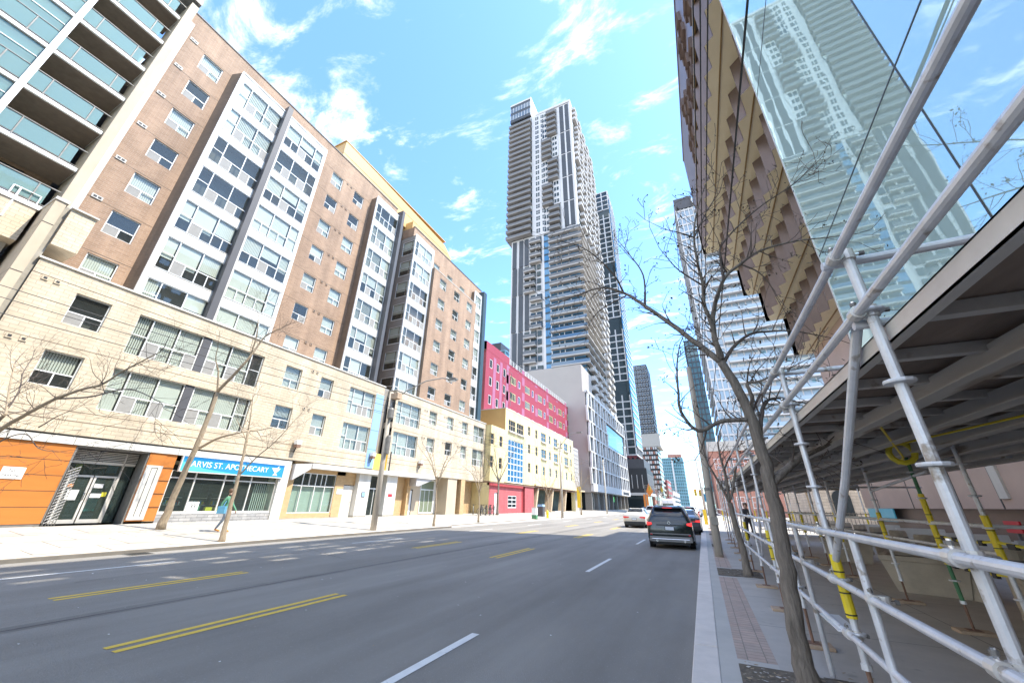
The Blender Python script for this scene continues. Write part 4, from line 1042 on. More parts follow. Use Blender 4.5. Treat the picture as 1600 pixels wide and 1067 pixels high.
# ------------------------------------------------------------------ generic slab towers further along
def grid_tower(name, label, x0, x1, y0, y1, z0, z1, nf, nu, ns, glass, frame, fr=.25, side='+X', sh=.5, skip=(), base=None):
    t = thing(name, label, 'building', ((x0 + x1) / 2, y0, 0))
    b = MB(); b.box(x0, x1, y0, y1, z0, z1, glass); b.build('glazing', t)
    dz = (z1 - z0) / nf
    for (F, a, c, n, nm) in ((('-Y', y0), x0, x1, nu, 'front_grid'), ((('+X', x1) if side == '+X' else ('-X', x0)), y0, y1, ns, 'side_grid')):
        b = MB()
        for j in range(nf + 1):
            if j in skip: continue
            z = z0 + j * dz; rect(b, F, a, c, z - sh / 2, z + sh / 2, -.1, .30, frame)
        for i in range(n + 1):
            u = a + (c - a) * i / n
            for j in range(nf):
                if j in skip or (j + 1) in skip and False: continue
                z = z0 + j * dz; rect(b, F, max(a, u - fr / 2), min(c, u + fr / 2), z + sh / 2, z + dz - sh / 2, -.1, .26, frame)
        b.build(nm, t)
    return t
t2 = grid_tower('grid_tower', 'tall slim tower with white window grid and dark mid bands behind the chequered tower', -28.2, -21.4, 165, 182, 21, 166, 45, 2, 4, 'dark_glass', 'tower_white', .55, skip=(8, 9, 18, 19, 28, 29, 40))
b = MB(); b.box(-36, -18.0, 162, 185, 6.5, 15.5, 'trim_black'); b.box(-36, -18.6, 162, 183, 15.5, 19, 'fin_grey'); b.box(-36, -19.5, 163, 184, .1, 6.5, 'dark_glass'); b.box(-37, -17.8, 161.6, 186, 5.4, 6.4, 'tower_white')
for k in range(9): b.box(-36 + 2 * k, -35.8 + 2 * k, 161.9, 162.1, 8, 13, 'tower_white')
for k in range(7): b.box(-18.1, -17.9, 164 + 3 * k, 164.3 + 3 * k, 8, 13.5, 'tower_white')
b.build('podium', t2)
b = MB(); b.box(-21.3, -20.9, 165, 182, 24, 160, 'tower_glass_blue')
for k in range(46): b.box(-20.92, -20.7, 165, 182, 24 + k * 3, 24.6 + k * 3, 'tower_white')
b.build('side_balconies', t2)
t3 = grid_tower('chequered_tower', 'dark tower with a pattern of small white framed windows beyond the white grid tower', -27.4, -19.3, 242, 262, 42, 86, 15, 5, 5, 'dark_glass', 'tower_panel', .9, sh=1.0)
b = MB()
for j in range(15):
    for i in range(5):
        x = -27.2 + i * 1.6 + (.3 if j % 2 else 0); z = 42.6 + j * 2.93
        b.box(x, x + 1.05, 241.5, 241.7, z, z + 1.9, 'tower_white'); b.box(x + .15, x + .9, 241.4, 241.52, z + .25, z + 1.65, 'tower_glass')
b.build('window_grid', t3)
b = MB(); b.box(-28.2, -17.0, 240.5, 262, 34, 41.8, 'concrete'); b.box(-28, -19.2, 241, 262, .1, 34, 'dark_glass')
for j in range(12):
    b.box(-28, -19.1, 240.6, 240.9, 2 + j * 2.7, 2.5 + j * 2.7, 'trim_black')
    for i in range(7): b.box(-27.8 + i * 1.24, -26.9 + i * 1.24, 240.6, 240.95, 2.9 + j * 2.7, 4.5 + j * 2.7, 'tower_white' if (i + j) % 3 else 'red_brick')
for j in range(12): b.box(-19.3, -18.9, 241, 262, 2 + j * 2.7, 3 + j * 2.7, 'balcony_edge')
b.build('lower_block', t3)
t4 = grid_tower('glass_tower', 'blue green glass tower at the far end of the street', -33, -11.3, 425, 445, .1, 47, 16, 12, 6, 'teal_glass', 'far_blue', .4, sh=.7)
b = MB(); b.box(-25, -12, 427, 443, 47, 51, 'red_brick'); b.build('roof_block', t4)
b = MB(); b.box(-22, -20.8, 424.2, 425, .1, 47.4, 'tower_white'); b.build('pier', t4)
# dark tower glimpsed between the blocks on the left
t5 = grid_tower('dark_tower', 'dark glass tower peeping between the brown block and the grey tower', -125, -104, 205, 225, 5, 96, 30, 6, 4, 'dark_glass', 'far_blue', .4)
b = MB(); b.box(-116, -108, 206, 222, 96, 103, 'trim_black'); b.build('roof_block', t5)
# low buildings along the street beyond
for (x0, x1, y0, y1, h, key, lab) in ((-40, -19, 190, 205, 9, 'red_brick', 'low red brick building beyond the black podium'), (-40, -19.5, 207, 236, 7.5, 'stone_old', 'low pale stone building beyond the red brick one on the left'), (-42, -18, 268, 300, 17, 'red_wall', 'reddish mid-rise block past the dark chequered tower'), (-40, -18, 310, 400, 12, 'tower_white', 'long pale building before the far glass tower'),
                                    (4, 30, 150, 190, 6, 'stone_old', 'pale low building far down the right-hand pavement'), (3.5, 26, 260, 330, 12, 'red_brick', 'red brick row far down the right side of the street')):
    t = thing('low_building', lab, 'building', ((x0 + x1) / 2, y0, 0))
    b = MB(); b.box(x0, x1, y0, y1, .05, h, key); b.box(x0 - .2, x1 + .2, y0 - .2, y1 + .2, h, h + .4, 'concrete'); b.build('wall', t)
    b = MB(); F = ('+X', x1) if x0 < 0 else ('-X', x0)
    for fl in range(int(h // 3.2)):
        for k in range(int((y1 - y0) // 3)):
            rect(b, F, y0 + .8 + 3 * k, y0 + 2.2 + 3 * k, 1 + 3.2 * fl, 2.7 + 3.2 * fl, .005, .06, 'dark_glass')
    for fl in range(int(h // 3.2)):
        for k in range(int((x1 - x0) // 3)): rect(b, ('-Y', y0), x0 + .8 + 3 * k, x0 + 2.2 + 3 * k, 1 + 3.2 * fl, 2.7 + 3.2 * fl, .005, .06, 'dark_glass')
    b.build('windows', t)

# ------------------------------------------------------------------ right: glass and bronze building
rb = thing('bronze_building', 'building with mirror glass front and bronze sawtooth storeys leaning out with golden soffits', 'building', (7.4, 18, .1))
XM, YM, SL = 3.0, 8.4, .033            # glass corner and the slight skew of the front to the street
def gx(y): return XM + SL * (y - YM)
GZ0, GZ1 = 3.7, 22.0
b = MB(); b.quad([(gx(-45), -45, GZ0), (XM, YM, GZ0), (XM, YM, GZ1), (gx(-45), -45, GZ1)], 'curtain'); b.quad([(XM, YM, GZ0), (14, YM, GZ0), (14, YM, GZ1), (XM, YM, GZ1)], 'bronze')
b.build('glass_wall', rb)
b = MB()
for y in (-17.2, -14.1, -11, -7.9, -4.9, -1.8, 1.25, 4.32): b.box(gx(y) - .006, gx(y) + .01, y - .010, y + .010, GZ0, GZ1, 'frame_dark')
for z in (6.45, 11.6, 16.8, 21.9): b.prism([(gx(-45) - .006, -45), (XM - .006, YM), (XM + .05, YM), (gx(-45) + .05, -45)], 'z', z - .010, z + .010, 'frame_dark')
b.box(XM - .012, XM + .02, YM - .03, YM + .01, GZ0, GZ1, 'alu')
b.build('glass_joint', rb)
b = MB(); hs = []  # unseen screen added, its slots break the road shadow into sun patches
for (ya, n) in ((2.0, 2), (5.4, 2), (-3, 3), (-9, 3)):
    for r in range(4):
        for c in range(n):
            if R.random() < .6: y_ = ya + c * 1.3 + .25 * r; hs.append((y_, y_ + .8, 22.4 + 1.4 * r, 23.05 + 1.4 * r))
wall(b, ('-X', 3.2), -45, 8.75, 22, 28.6, hs, -.15, 'alu'); wall(b, ('-X', 3.35), -45, 8.75, 22, 28.6, hs, 0, 'alu'); b.build('sun_slot_screen', rb)
b = MB(); b.prism([(gx(-45) + .3, -45), (XM + .3, 8.3), (40, 8.3), (40, -45)], 'z', GZ0 + .05, GZ1 - .1, 'interior'); b.prism([(gx(-45), -45), (XM, YM), (14, YM), (14, -45)], 'z', GZ0 - .25, GZ0, 'bronze'); b.box(11.0, 40, 8.3, 32.5, .1, 25.0, 'bronze_wall'); b.box(8.0, 40, 8.6, 25.9, 5, 20, 'interior'); b.build('core', rb)  # block beyond the glass: hidden mass added to widen the road shadow
H0 = 1.65
LV = [(8.5 + H0, 7.4, 6.45), (10.97 + H0, 6.45, 5.54), (13.05 + H0, 5.54, 4.71), (15.1 + H0, 4.71, 3.93), (17.0 + H0, 3.93, 2.96)]
YF = 26.0; TP = 1.28; TD = .31
def saw(x, y0, y1, ph=0):
    pts = []; y = y0
    while y < y1 - 1e-4:
        pts.append((x, y)); y2 = min(y + TP * .78, y1); pts.append((x + TD * (y2 - y) / (TP * .78), y2)); y = y + TP
        if y < y1: pass
    pts.append((x, y1)); return pts
def yn(x): return 8.6
for k, (z, xi, xo) in enumerate(LV):
    b = MB(); pi_ = saw(xi, yn(xi), YF); po = saw(xo, yn(xo), YF)
    b.prism([(p[0] + .012, p[1]) for p in po] + [(p[0] + .12, p[1]) for p in reversed(pi_)], 'z', z + .004, z + .10, 'gold_soffit'); b.build('soffit', rb)
    xm = (xi + xo) / 2 + .12
    b = MB(); b.box(xm - .025, xm + .025, yn(xm), YF, z - .03, z + .005, 'gold_trim'); b.build('soffit_joint', rb)
    zt = LV[k + 1][0] if k < 4 else 21.6
    b = MB(); pts = po
    for i in range(len(pts) - 1):
        (xa, ya), (xb, yb) = pts[i], pts[i + 1]
        b.quad([(xa, ya, z), (xb, yb, z), (xb, yb, zt + .02), (xa, ya, zt + .02)], 'bronze')
    b.quad([(xo, YF, z), (xo, YF, zt), (14, YF, zt), (14, YF, z)], 'bronze'); b.quad([(xo, yn(xo), z), (xo, yn(xo), zt), (12, yn(0), zt), (12, yn(0), z)], 'bronze')
    b.build('sawtooth_panel', rb)
# top storey as a screen, slots added to throw sun patches on the road
b = MB(); hs = []
for (ya, n) in ((8.9, 3), (13.1, 3), (17.0, 3)):
    for r in range(4):
        for c in range(n):
            if R.random() < .72: y_ = ya + c * 1.25 + .25 * r + R.uniform(-.1, .1); hs.append((y_, y_ + R.uniform(.75, 1.1), 21.85 + 1.35 * r, 22.55 + 1.35 * r + R.uniform(-.1, .15)))
hs.sort()
wall(b, ('-X', 3.1), 8.6, YF, 21.6, 28.2, hs, -.15, 'bronze'); wall(b, ('-X', 3.25), 8.6, YF, 21.6, 28.2, hs, .0, 'bronze')
b.box(3.05, 3.35, 8.6, YF + .05, 28.15, 28.3, 'bronze'); b.box(3.0, 3.1, 8.6, YF, 21.5, 21.7, 'gold_trim'); b.box(3.1, 3.35, YF - .05, YF + .05, 21.6, 28.2, 'bronze')
b.build('sun_slot_screen', rb)
b = MB(); b.quad([(3.0, 8.6, 21.6), (3.0, YF, 21.6), (14, YF, 21.6), (14, 8.6, 21.6)], 'concrete_dark'); b.build('roof', rb)
b = MB(); XW2 = 7.4
b.box(XW2, 9, 2, YF, 1.75, 10.2, 'bronze_wall'); b.box(XW2 + .25, 9, 2, YF, .9, 1.75, 'bronze'); b.box(XW2, 9, 2, YF, .1, .5, 'concrete'); b.box(5.9, 9, -40, 2, .1, 4.0, 'bronze_wall')
for y in (24.2, 20.8, 17.6, 15.6, 12.2): b.box(XW2 - .012, XW2, y, y + .05, 1.75, 10.1, 'frame_dark')
b.box(XW2 - .05, XW2, 15.2, 15.55, 2.0, 6.2, 'white_panel')
b.box(8.4, 9, 2, YF, .1, 1.75, 'interior')
b.build('base_wall', rb)
b = MB(); b.box(XW2 - .03, XW2 + .02, 22.8, 25.7, 1.22, 1.74, 'cyan_panel'); b.box(XW2 - .04, XW2 - .03, 24.3, 24.34, 1.22, 1.74, 'sign_white'); b.build('cyan_panel', rb)
b = MB()
for y in (23, 19.5, 16.3, 13.4, 10.5): b.box(XW2 - 1.3, XW2 - .05, y - .4, y - .3, .13, 1.1, 'white_panel')
b.box(XW2 - .06, XW2 - .02, 3, 25.5, .55, .95, 'white_panel'); b.build('hoarding_board', rb)
sg = thing('red_sign', 'small red sign board on the bronze ground floor wall', 'sign', (7.3, 15.4, 1.3))
b = MB(); b.box(7.22, 7.26, 15.0, 15.6, 1.18, 1.46, 'red_sign'); b.box(7.24, 7.3, 15.27, 15.33, .13, 1.2, 'steel_dark'); b.build('board', sg)

# white / blue balcony tower behind
wt = thing('balcony_tower', 'pale blue slab tower with long white balconies beyond the bronze building', 'building', (20, 110, 0))
b = MB(); b.box(7.4, 40, 110, 135, 4, 96, 'pale_glass'); b.build('glazing', wt)
F = ('-Y', 110)
for f in range(30):
    z = 8 + f * 2.95
    b = MB(); rect(b, F, 12.6, 40, z - .16, z + .16, -.1, 1.5, 'tower_white'); rect(b, F, 12.6, 40, z + .16, z + 1.15, 1.38, 1.44, 'pale_glass')
    b.build('balcony', wt)
b = MB()
for f in range(31):
    z = 6.6 + f * 2.95
    rect(b, F, 7.4, 12.4, z, z + .5, -.1, .25, 'tower_white')
for u in (7.4, 8.7, 9.9, 11.2, 12.4): rect(b, F, u - .14, u + .14, 4, 96.2, -.1, .3, 'tower_white')
rect(b, F, 7.2, 12.6, 93, 97.5, -.1, .5, 'fin_grey'); rect(b, F, 12.4, 40, 94, 95.5, -.1, 1.2, 'tower_white')
for k in range(16): rect(b, F, 13 + k * 1.7, 13.25 + k * 1.7, 6, 94, .0, .06, 'tower_white')
b.build('window_grid', wt)
b = MB()
for f in range(32): b.box(7.1, 7.5, 110.3, 134.5, 5 + f * 2.9, 5.6 + f * 2.9, 'tower_white')
b.build('side_grid', wt)
b = MB()
for f in range(30):
    u = 12.8
    while u < 39:
        w = R.uniform(.8, 2.4)
        if R.random() < .5: rect(b, F, u, u + w, 8.4 + f * 2.95, 10.3 + f * 2.95, .0, .03, R.choice(('blind', 'far_blue', 'tower_white', 'pale_glass', 'tower_white')))
        u += w + .2
b.build('curtains', wt)['kind'] = 'stuff'
b = MB(); b.box(5, 40, 108, 135, .1, 6, 'stone_old'); b.build('podium', wt)
nt = grid_tower('teal_tower', 'narrow teal glass tower far away on the right between pole and balcony tower', 4.8, 10.4, 203, 222, 4, 83, 26, 3, 4, 'teal_glass', 'fin_grey', .35, side='-X')
bk = thing('brick_building', 'red brick building with a grey upper band beyond the hoarding', 'building', (6, 92, 0))
b = MB(); b.box(2.9, 20, 92, 106, .1, 12.6, 'red_brick'); b.box(2.8, 20.2, 91.8, 106.1, 12.6, 14.6, 'concrete'); b.build('wall', bk)
for fl in range(3):
    for k in range(6): simple_win(bk, ('-Y', 92), 3.6 + 2.7 * k, 1.6 + 3.7 * fl, 1.5, 2.1, 2, 2, 'dark_glass', 'frame_white', .09, -.02)
sb = thing('stone_building', 'pale old stone building behind the scaffold with arched openings', 'building', (14, 44, 0))
b = MB(); b.box(9.5, 30, 44, 60, .1, 7.5, 'stone_old'); b.box(9.3, 30, 43.8, 60, 7.5, 8.0, 'white_panel'); b.box(9.4, 30, 43.85, 44, 3.7, 3.95, 'white_panel'); b.build('wall', sb)  # pale stone colour stands in for sunlight that misses this face
for k in range(5):
    u = 10.4 + 2.5 * k
    pts = [(u, 1.2), (u + 1.3, 1.2), (u + 1.3, 2.6)] + [(u + .65 + .65 * math.cos(t * PI / 8), 2.6 + .65 * math.sin(t * PI / 8)) for t in range(1, 8)] + [(u, 2.6)]
    b = MB(); b.prism(pts, 'y', 43.93, 44.05, 'dark_glass'); b.build('arched_window', sb)
    simple_win(sb, ('-Y', 44), u, 4.6, 1.3, 2.0, 2, 2, 'dark_glass', 'frame_white', .08, .03)
fn = thing('railing_fence', 'grey vertical picket railing behind the row of concrete bollards', 'fence', (8, 33, .1))
b = MB()
for k in range(60): b.box(3.5 + k * .2, 3.53 + k * .2, 33.98, 34.02, .15, 1.5, 'steel_dark')
b.box(3.4, 15.5, 33.97, 34.03, 1.4, 1.46, 'steel_dark'); b.box(3.4, 15.5, 33.97, 34.03, .3, .35, 'steel_dark'); b.build('pickets', fn)
# ------------------------------------------------------------------ covered scaffold walkway on the right pavement
XO, XI = .95, 3.1
sc = thing('scaffold', 'galvanised tube scaffold walkway with an overhead steel deck on the right pavement', 'scaffold', (2, 6, .13))
OUT = [-1.9, .25, 2.33, 4.46, 6.6, 8.45, 10.6, 12.9, 15.2, 17.4, 19.6, 21.8, 24]
INN = [-1.5, .6, 2.6, 4.8, 7.0, 8.35, 10.32, 13.3, 15.4, 17.5, 19.6, 21.8, 24]
TR = .0245
def post(x, y, z0, z1, yellow=None, key='steel_galv'):
    b = MB(); b.tube([(x, y, z0), (x, y, z1)], TR, key, 12); p = b.build('post', sc, smooth=False)
    for z in (.75, 1.12, 1.48, 1.84, 2.22, 2.60):
        if z0 + .05 < z < z1 - .05: b = MB(); b.lathe([(TR, -.012), (.06, -.008), (.062, 0), (.06, .008), (TR, .012)], (x, y, z), 'steel_galv', 12); b.build('rosette', p)
    b = MB(); b.tube([(x, y, .17), (x, y, z0 + .02)], .016, 'rust_metal', 8); b.tube([(x, y, z0 - .03), (x, y, z0 + .01)], .034, 'steel_galv', 8)
    b.box(x - .07, x + .07, y - .07, y + .07, .165, .175, 'rust_metal'); b.build('base_jack', p)
    b = MB(); b.box(x - .19, x + .19, y - .12, y + .12, .131, .168, 'wood_block'); b.build('sole_board', p, bevel=.004)
    if yellow:
        b = MB(); a, c = yellow; b.tube([(x, y, a), (x, y, c)], TR + .012, 'yellow_plastic', 10)
        for k in range(3): z = a + (c - a) * k / 3; b.tube([(x, y, z + .02), (x, y, z + .03)], TR + .014, 'ink', 10)
        b.build('yellow_sleeve', p)
    return p
for i, y in enumerate(OUT):
    z1 = 2.98
    post(XO, y, .55 if i > 1 else .4, z1, (.85, 1.3) if i in (3, 5, 7) else ((.7, 1.35) if i == 1 else None))
for i, y in enumerate(INN):
    post(XI, y, .5, 2.48, (1.05, 1.62) if i in (4, 6) else ((.95, 1.9) if i == 5 else ((.9, 1.5) if i > 6 else None)), 'green_tube' if i == 5 else 'steel_galv')
def couple(b, c, s=1.0):
    x, y, z = c; R2 = TR + .011
    b.tube([(XO, y - .03, z - .03), (XO, y - .03, z + .03)], R2, 'alu', 12)
    b.tube([(XO - .055, y - .06, z), (XO - .055, y + .0, z)], R2, 'alu', 12)
    b.box(XO - .05, XO, y - .052, y - .008, z - .026, z + .026, 'steel_dark')
    b.tube([(XO + .015, y - .03, z), (XO + .075, y - .03, z)], .008, 'chrome', 6); b.tube([(XO + .055, y - .03, z), (XO + .075, y - .03, z)], .014, 'steel_dark', 6)
    b.tube([(XO - .055, y - .03, z), (XO - .055, y - .03, z + .07)], .008, 'chrome', 6); b.tube([(XO - .055, y - .03, z + .045), (XO - .055, y - .03, z + .062)], .014, 'steel_dark', 6)
rails = [(XO - .055, 1.48, -3, 14.9), (XO - .055, 1.12, -3, 14.9), (XO - .05, .74, -3, 14.9), (XO - .055, 2.60, -4, 24), (XO - .055, 2.955, -4, 24), (XI, 1.50, 7.0, 24), (XI, 1.2, 7.0, 24)]
for (x, z, a, c) in rails:
    b = MB(); seg = [a] + [y for y in OUT if a < y < c] + [c]
    for i in range(len(seg) - 1): b.tube([(x, seg[i] + .01, z), (x, seg[i + 1] - .01, z)], TR, 'steel_galv', 12)
    b.build('rail', sc)
for y in OUT:
    for z in (1.48, 1.12, .74, 2.60, 2.955):
        if -1 < y < 15: b = MB(); couple(b, (XO - .03, y + .03, z)); b.build('coupler', sc)
for (y, zb, zt) in ((3.6, .15, 1.5), (5.55, .15, 1.5), (7.6, .15, 1.5), (.95, .15, 1.5)):
    b = MB(); b.tube([(XO - .055, y, zb), (XO - .055, y, zt)], TR, 'steel_galv', 12); couple(b, (XO - .04, y, 1.12), .9); b.build('infill_post', sc)
# loose end of tube leaning from the deck to the mid rail
b = MB(); b.tube([(.95, 2.47, 2.64), (.95, 3.55, 1.85), (.95, 4.72, 1.08)], TR + .001, 'steel_galv', 12); b.build('brace', sc)
for (y0, y1) in ((8.45, 10.6), (12.9, 15.2), (17.4, 19.6)):
    b = MB(); b.tube([(XO + .05, y0, 2.55), (XO + .05, y1, .7)], .021, 'steel_galv', 8); b.build('brace', sc)
for y in (2.33, 4.46, 8.45, 12.9):
    b = MB(); b.tube([(XO - .1, y + .06, 2.945), (2.3, y + .06, 2.945)], TR, 'steel_galv', 10); b.tube([(XO - .06, y + .07, 2.56), (XI + .2, y + .07, 2.52)], TR, 'steel_galv', 10); b.build('transom', sc)
for (x0, y0, z0, x1, y1, z1) in ((3.1, 8.35, 2.38, 3.1, 5.2, 2.62), (3.1, 8.3, 2.40, 5.4, 8.3, 2.44), (3.1, 10.3, 2.0, 3.1, 7.9, 2.2), (3.1, 7.0, 1.5, 5.2, 6.6, 1.5), (3.1, 13.3, 2.2, 5.0, 13.3, 2.2)):
    b = MB(); b.tube([(x0, y0, z0), (x1, y1, z1)], .022, 'steel_galv', 8); b.build('tie_tube', sc)
# deck: edge channel, stringers, joists, boards
b = MB()
def channel(b, x, y0, y1, z0, z1, key, f=.055):
    b.box(x, x + .008, y0, y1, z0, z1, key); b.box(x, x + f, y0, y1, z1 - .008, z1, key); b.box(x, x + f, y0, y1, z0, z0 + .008, key)
channel(b, XO + .03, -4, 24, 2.425, 2.515, 'alu', .06); b.build('edge_beam', sc)
for k, x in enumerate((1.5, 2.05, 2.6, 3.15, 3.7, 4.25)):
    b = MB(); b.box(x, x + .05, -4, 24, 2.36, 2.47, 'stringer_grey'); b.box(x - .04, x + .09, -4, 24, 2.352, 2.362, 'stringer_grey'); b.build('stringer', sc)
b = MB(); y = -4
while y < 24:
    b.box(XO + .1, 4.6, y, y + .06, 2.44, 2.5, 'stringer_grey'); y += .61
b.build('joist', sc)
b = MB(); 
y = -4
while y < 24: b.box(XO + .05 + R.uniform(0, .03), 4.6 + R.uniform(0, .1), y, y + .222, 2.502 + R.uniform(0, .006), 2.535, 'ply'); y += .226
b.build('deck_board', sc)
b = MB(); b.torus((2.5, 6.8, 2.36), 'y', .13, .035, 'tape_yellow', 12, 6); b.tube([(1.6, 4.6, 2.42), (2.5, 6.8, 2.30), (3.4, 9.6, 2.42)], .012, 'yellow_plastic', 6); b.tube([(2.9, 2.9, 2.42), (2.2, 6.3, 2.38)], .010, 'yellow_plastic', 6); b.build('cable_coil', sc)
b = MB()
for (x0, y0, x1, y1, z) in ((3.1, 8.35, 3.1, 7.0, 1.33), (3.1, 8.35, 3.1, 7.0, .98), (3.1, 7.0, 3.1, 4.8, 1.33), (3.1, 10.3, 3.1, 8.35, 1.15)):
    b.tube([(x0, y0, z), ((x0 + x1) / 2, (y0 + y1) / 2, z - .05), (x1, y1, z)], .016, 'tape_yellow', 5)
    for i in range(4): t = .1 + .22 * i; b.box(x0 - .02, x0 + .02, y0 + (y1 - y0) * t, y0 + (y1 - y0) * (t + .06), z - .06, z - .0, 'ink')
b.build('hazard_tape', sc)
b = MB(); b.box(XO - .1, XO + .05, 4.55, 5.15, .73, .742, 'sign_white'); b.build('plastic_strip', sc)
# second covered stretch, across the pavement further along
s2 = thing('scaffold', 'distant second stretch of scaffold deck crossing the far pavement', 'scaffold', (5, 30, .13))
b = MB(); b.box(1.2, 11.5, 27, 33, 2.9, 3.0, 'ply'); b.box(1.2, 11.5, 26.95, 27.05, 2.75, 3.15, 'steel_dark'); b.box(1.15, 1.25, 27, 33, 2.75, 3.15, 'steel_dark')
for z in (3.5, 3.9): b.tube([(1.2, 27, z), (11.5, 27, z)], .03, 'steel_galv', 6)
for k in range(8): b.box(1.2, 11.5, 27.3 + .7 * k, 27.4 + .7 * k, 2.8, 2.9, 'steel_dark')
b.build('deck', s2)
for x in (1.2, 3.2, 5.4, 7.6, 9.8):
    for y in (27.05, 32.9):
        b = MB(); b.tube([(x, y, .15), (x, y, 4.0)], .03, 'steel_galv', 6); b.tube([(x, y, .8), (x, y, 1.5)], .04, 'yellow_plastic', 6); b.build('post', s2)
b = MB()
for y0, y1 in ((27, 33), (33, 44)):
    for z in (1.5, 1.1): b.tube([(1.2, y0, z), (1.2, y1, z)], .03, 'steel_galv', 6)
b.build('rail', s2)

# ------------------------------------------------------------------ bollards and planters
pb = thing('bollard', '', 'bollard', (0, 0, 0), 'concrete bollards before the bronze wall', local=True)
b = MB(); b.lathe([(.20, 0), (.20, .06), (.19, .10), (.185, .95), (.17, 1.0), (.0, 1.01)], (0, 0, 0), 'planter_concrete', 18); b.build('shaft', pb)
b = MB(); b.lathe([(.192, .80), (.196, .81), (.196, .84), (.192, .85)], (0, 0, 0), 'steel_dark', 18); b.build('band', pb)
spots = [(4.34, 9.5), (4.54, 11.3), (4.73, 13.4), (5.0, 15.7), (5.3, 18.3), (5.42, 20.4), (5.7, 23.2), (5.95, 26.0), (6.2, 29.0)]
blab = ['concrete bollard at the right picture edge, nearest of the row', 'second nearest concrete bollard, just behind the large post', 'concrete bollard behind the near planter, beside its right corner', 'concrete bollard behind the near planter at its left half', 'concrete bollard right of the gap between the two planters', 'concrete bollard in the gap between the two planters', 'concrete bollard standing behind the farther planter', 'second farthest concrete bollard, by the stone building', 'farthest concrete bollard of the row before the picket railing']
for i, (x, y) in enumerate(spots): place(pb, (x, y, .13), 0, blab[i], first=(i == 0))
pp = thing('planter', '', 'planter', (0, 0, 0), 'square concrete planters under the scaffold', local=True)
b = MB(); o_, i_ = .62, .52
def ring(s, z): return [(-s, -s * 1.0, z), (s, -s, z), (s, s, z), (-s, s, z)]
rs = [ring(.50, 0), ring(.52, .08), ring(.62, .55), ring(.64, .58), ring(.64, .66), ring(.54, .66), ring(.52, .56)]
for a, c in zip(rs, rs[1:]):
    for j in range(4): b.quad([a[j], a[(j + 1) % 4], c[(j + 1) % 4], c[j]], 'planter_concrete')
b.build('box', pp, bevel=.012)
b = MB(); b.quad(ring(.52, .60), 'soil'); b.build('soil', pp)
place(pp, (4.05, 11.9, .13), rad(-22), 'near square concrete planter beneath the scaffold deck', first=True)
place(pp, (4.05, 17.2, .13), rad(-10), 'farther square concrete planter beneath the scaffold deck')
place(pp, (4.7, 8.9, .13), rad(-22), 'concrete planter partly cut off behind the big scaffold post at the right')

# ------------------------------------------------------------------ bare trees
def spline(pts, n=4):
    P = [Vector(p) for p in pts]; out = []
    for i in range(len(P) - 1):
        p0, p1, p2, p3 = P[max(i - 1, 0)], P[i], P[i + 1], P[min(i + 2, len(P) - 1)]
        for k in range(n):
            t = k / n
            out.append(.5 * ((2 * p1) + (-p0 + p2) * t + (2 * p0 - 5 * p1 + 4 * p2 - p3) * t * t + (-p0 + 3 * p1 - 3 * p2 + p3) * t ** 3))
    out.append(P[-1]); return out
def twigs(b, bud, p, d, L, r, lvl, rr, key, buds):
    n = max(3, int(L / .14)); pts = [p.copy()]; rad_ = [r]; q = p.copy(); v = d.normalized()
    for i in range(n):
        v = (v + Vector((rr.gauss(0, .16), rr.gauss(0, .16), rr.gauss(.05, .13)))).normalized(); q = q + v * (L / n)
        pts.append(q.copy()); rad_.append(max(.0032, r * (1 - .75 * (i + 1) / n)))
        if lvl > 0 and i > 0 and rr.random() < .62:
            a = v.orthogonal().normalized(); a.rotate(Matrix.Rotation(rr.uniform(0, 6.28), 3, v))
            twigs(b, bud, q, v * .75 + a * .8, L * rr.uniform(.35, .65), max(.0028, rad_[-1] * .65), lvl - 1, rr, key, buds)
    b.tube(pts, rad_, key, 5 if r > .012 else 4, False)
    if buds and lvl <= 1:
        for _ in range(rr.randint(1, buds)):
            c = q + Vector((rr.gauss(0, .035), rr.gauss(0, .035), rr.gauss(0, .035))); s = rr.uniform(.010, .026)
            u = Vector((rr.gauss(0, 1), rr.gauss(0, 1), rr.gauss(0, 1))).normalized(); w = u.orthogonal().normalized()
            bud.quad([c - u * s, c + w * s * .6, c + u * s, c - w * s * .6], 'bud')
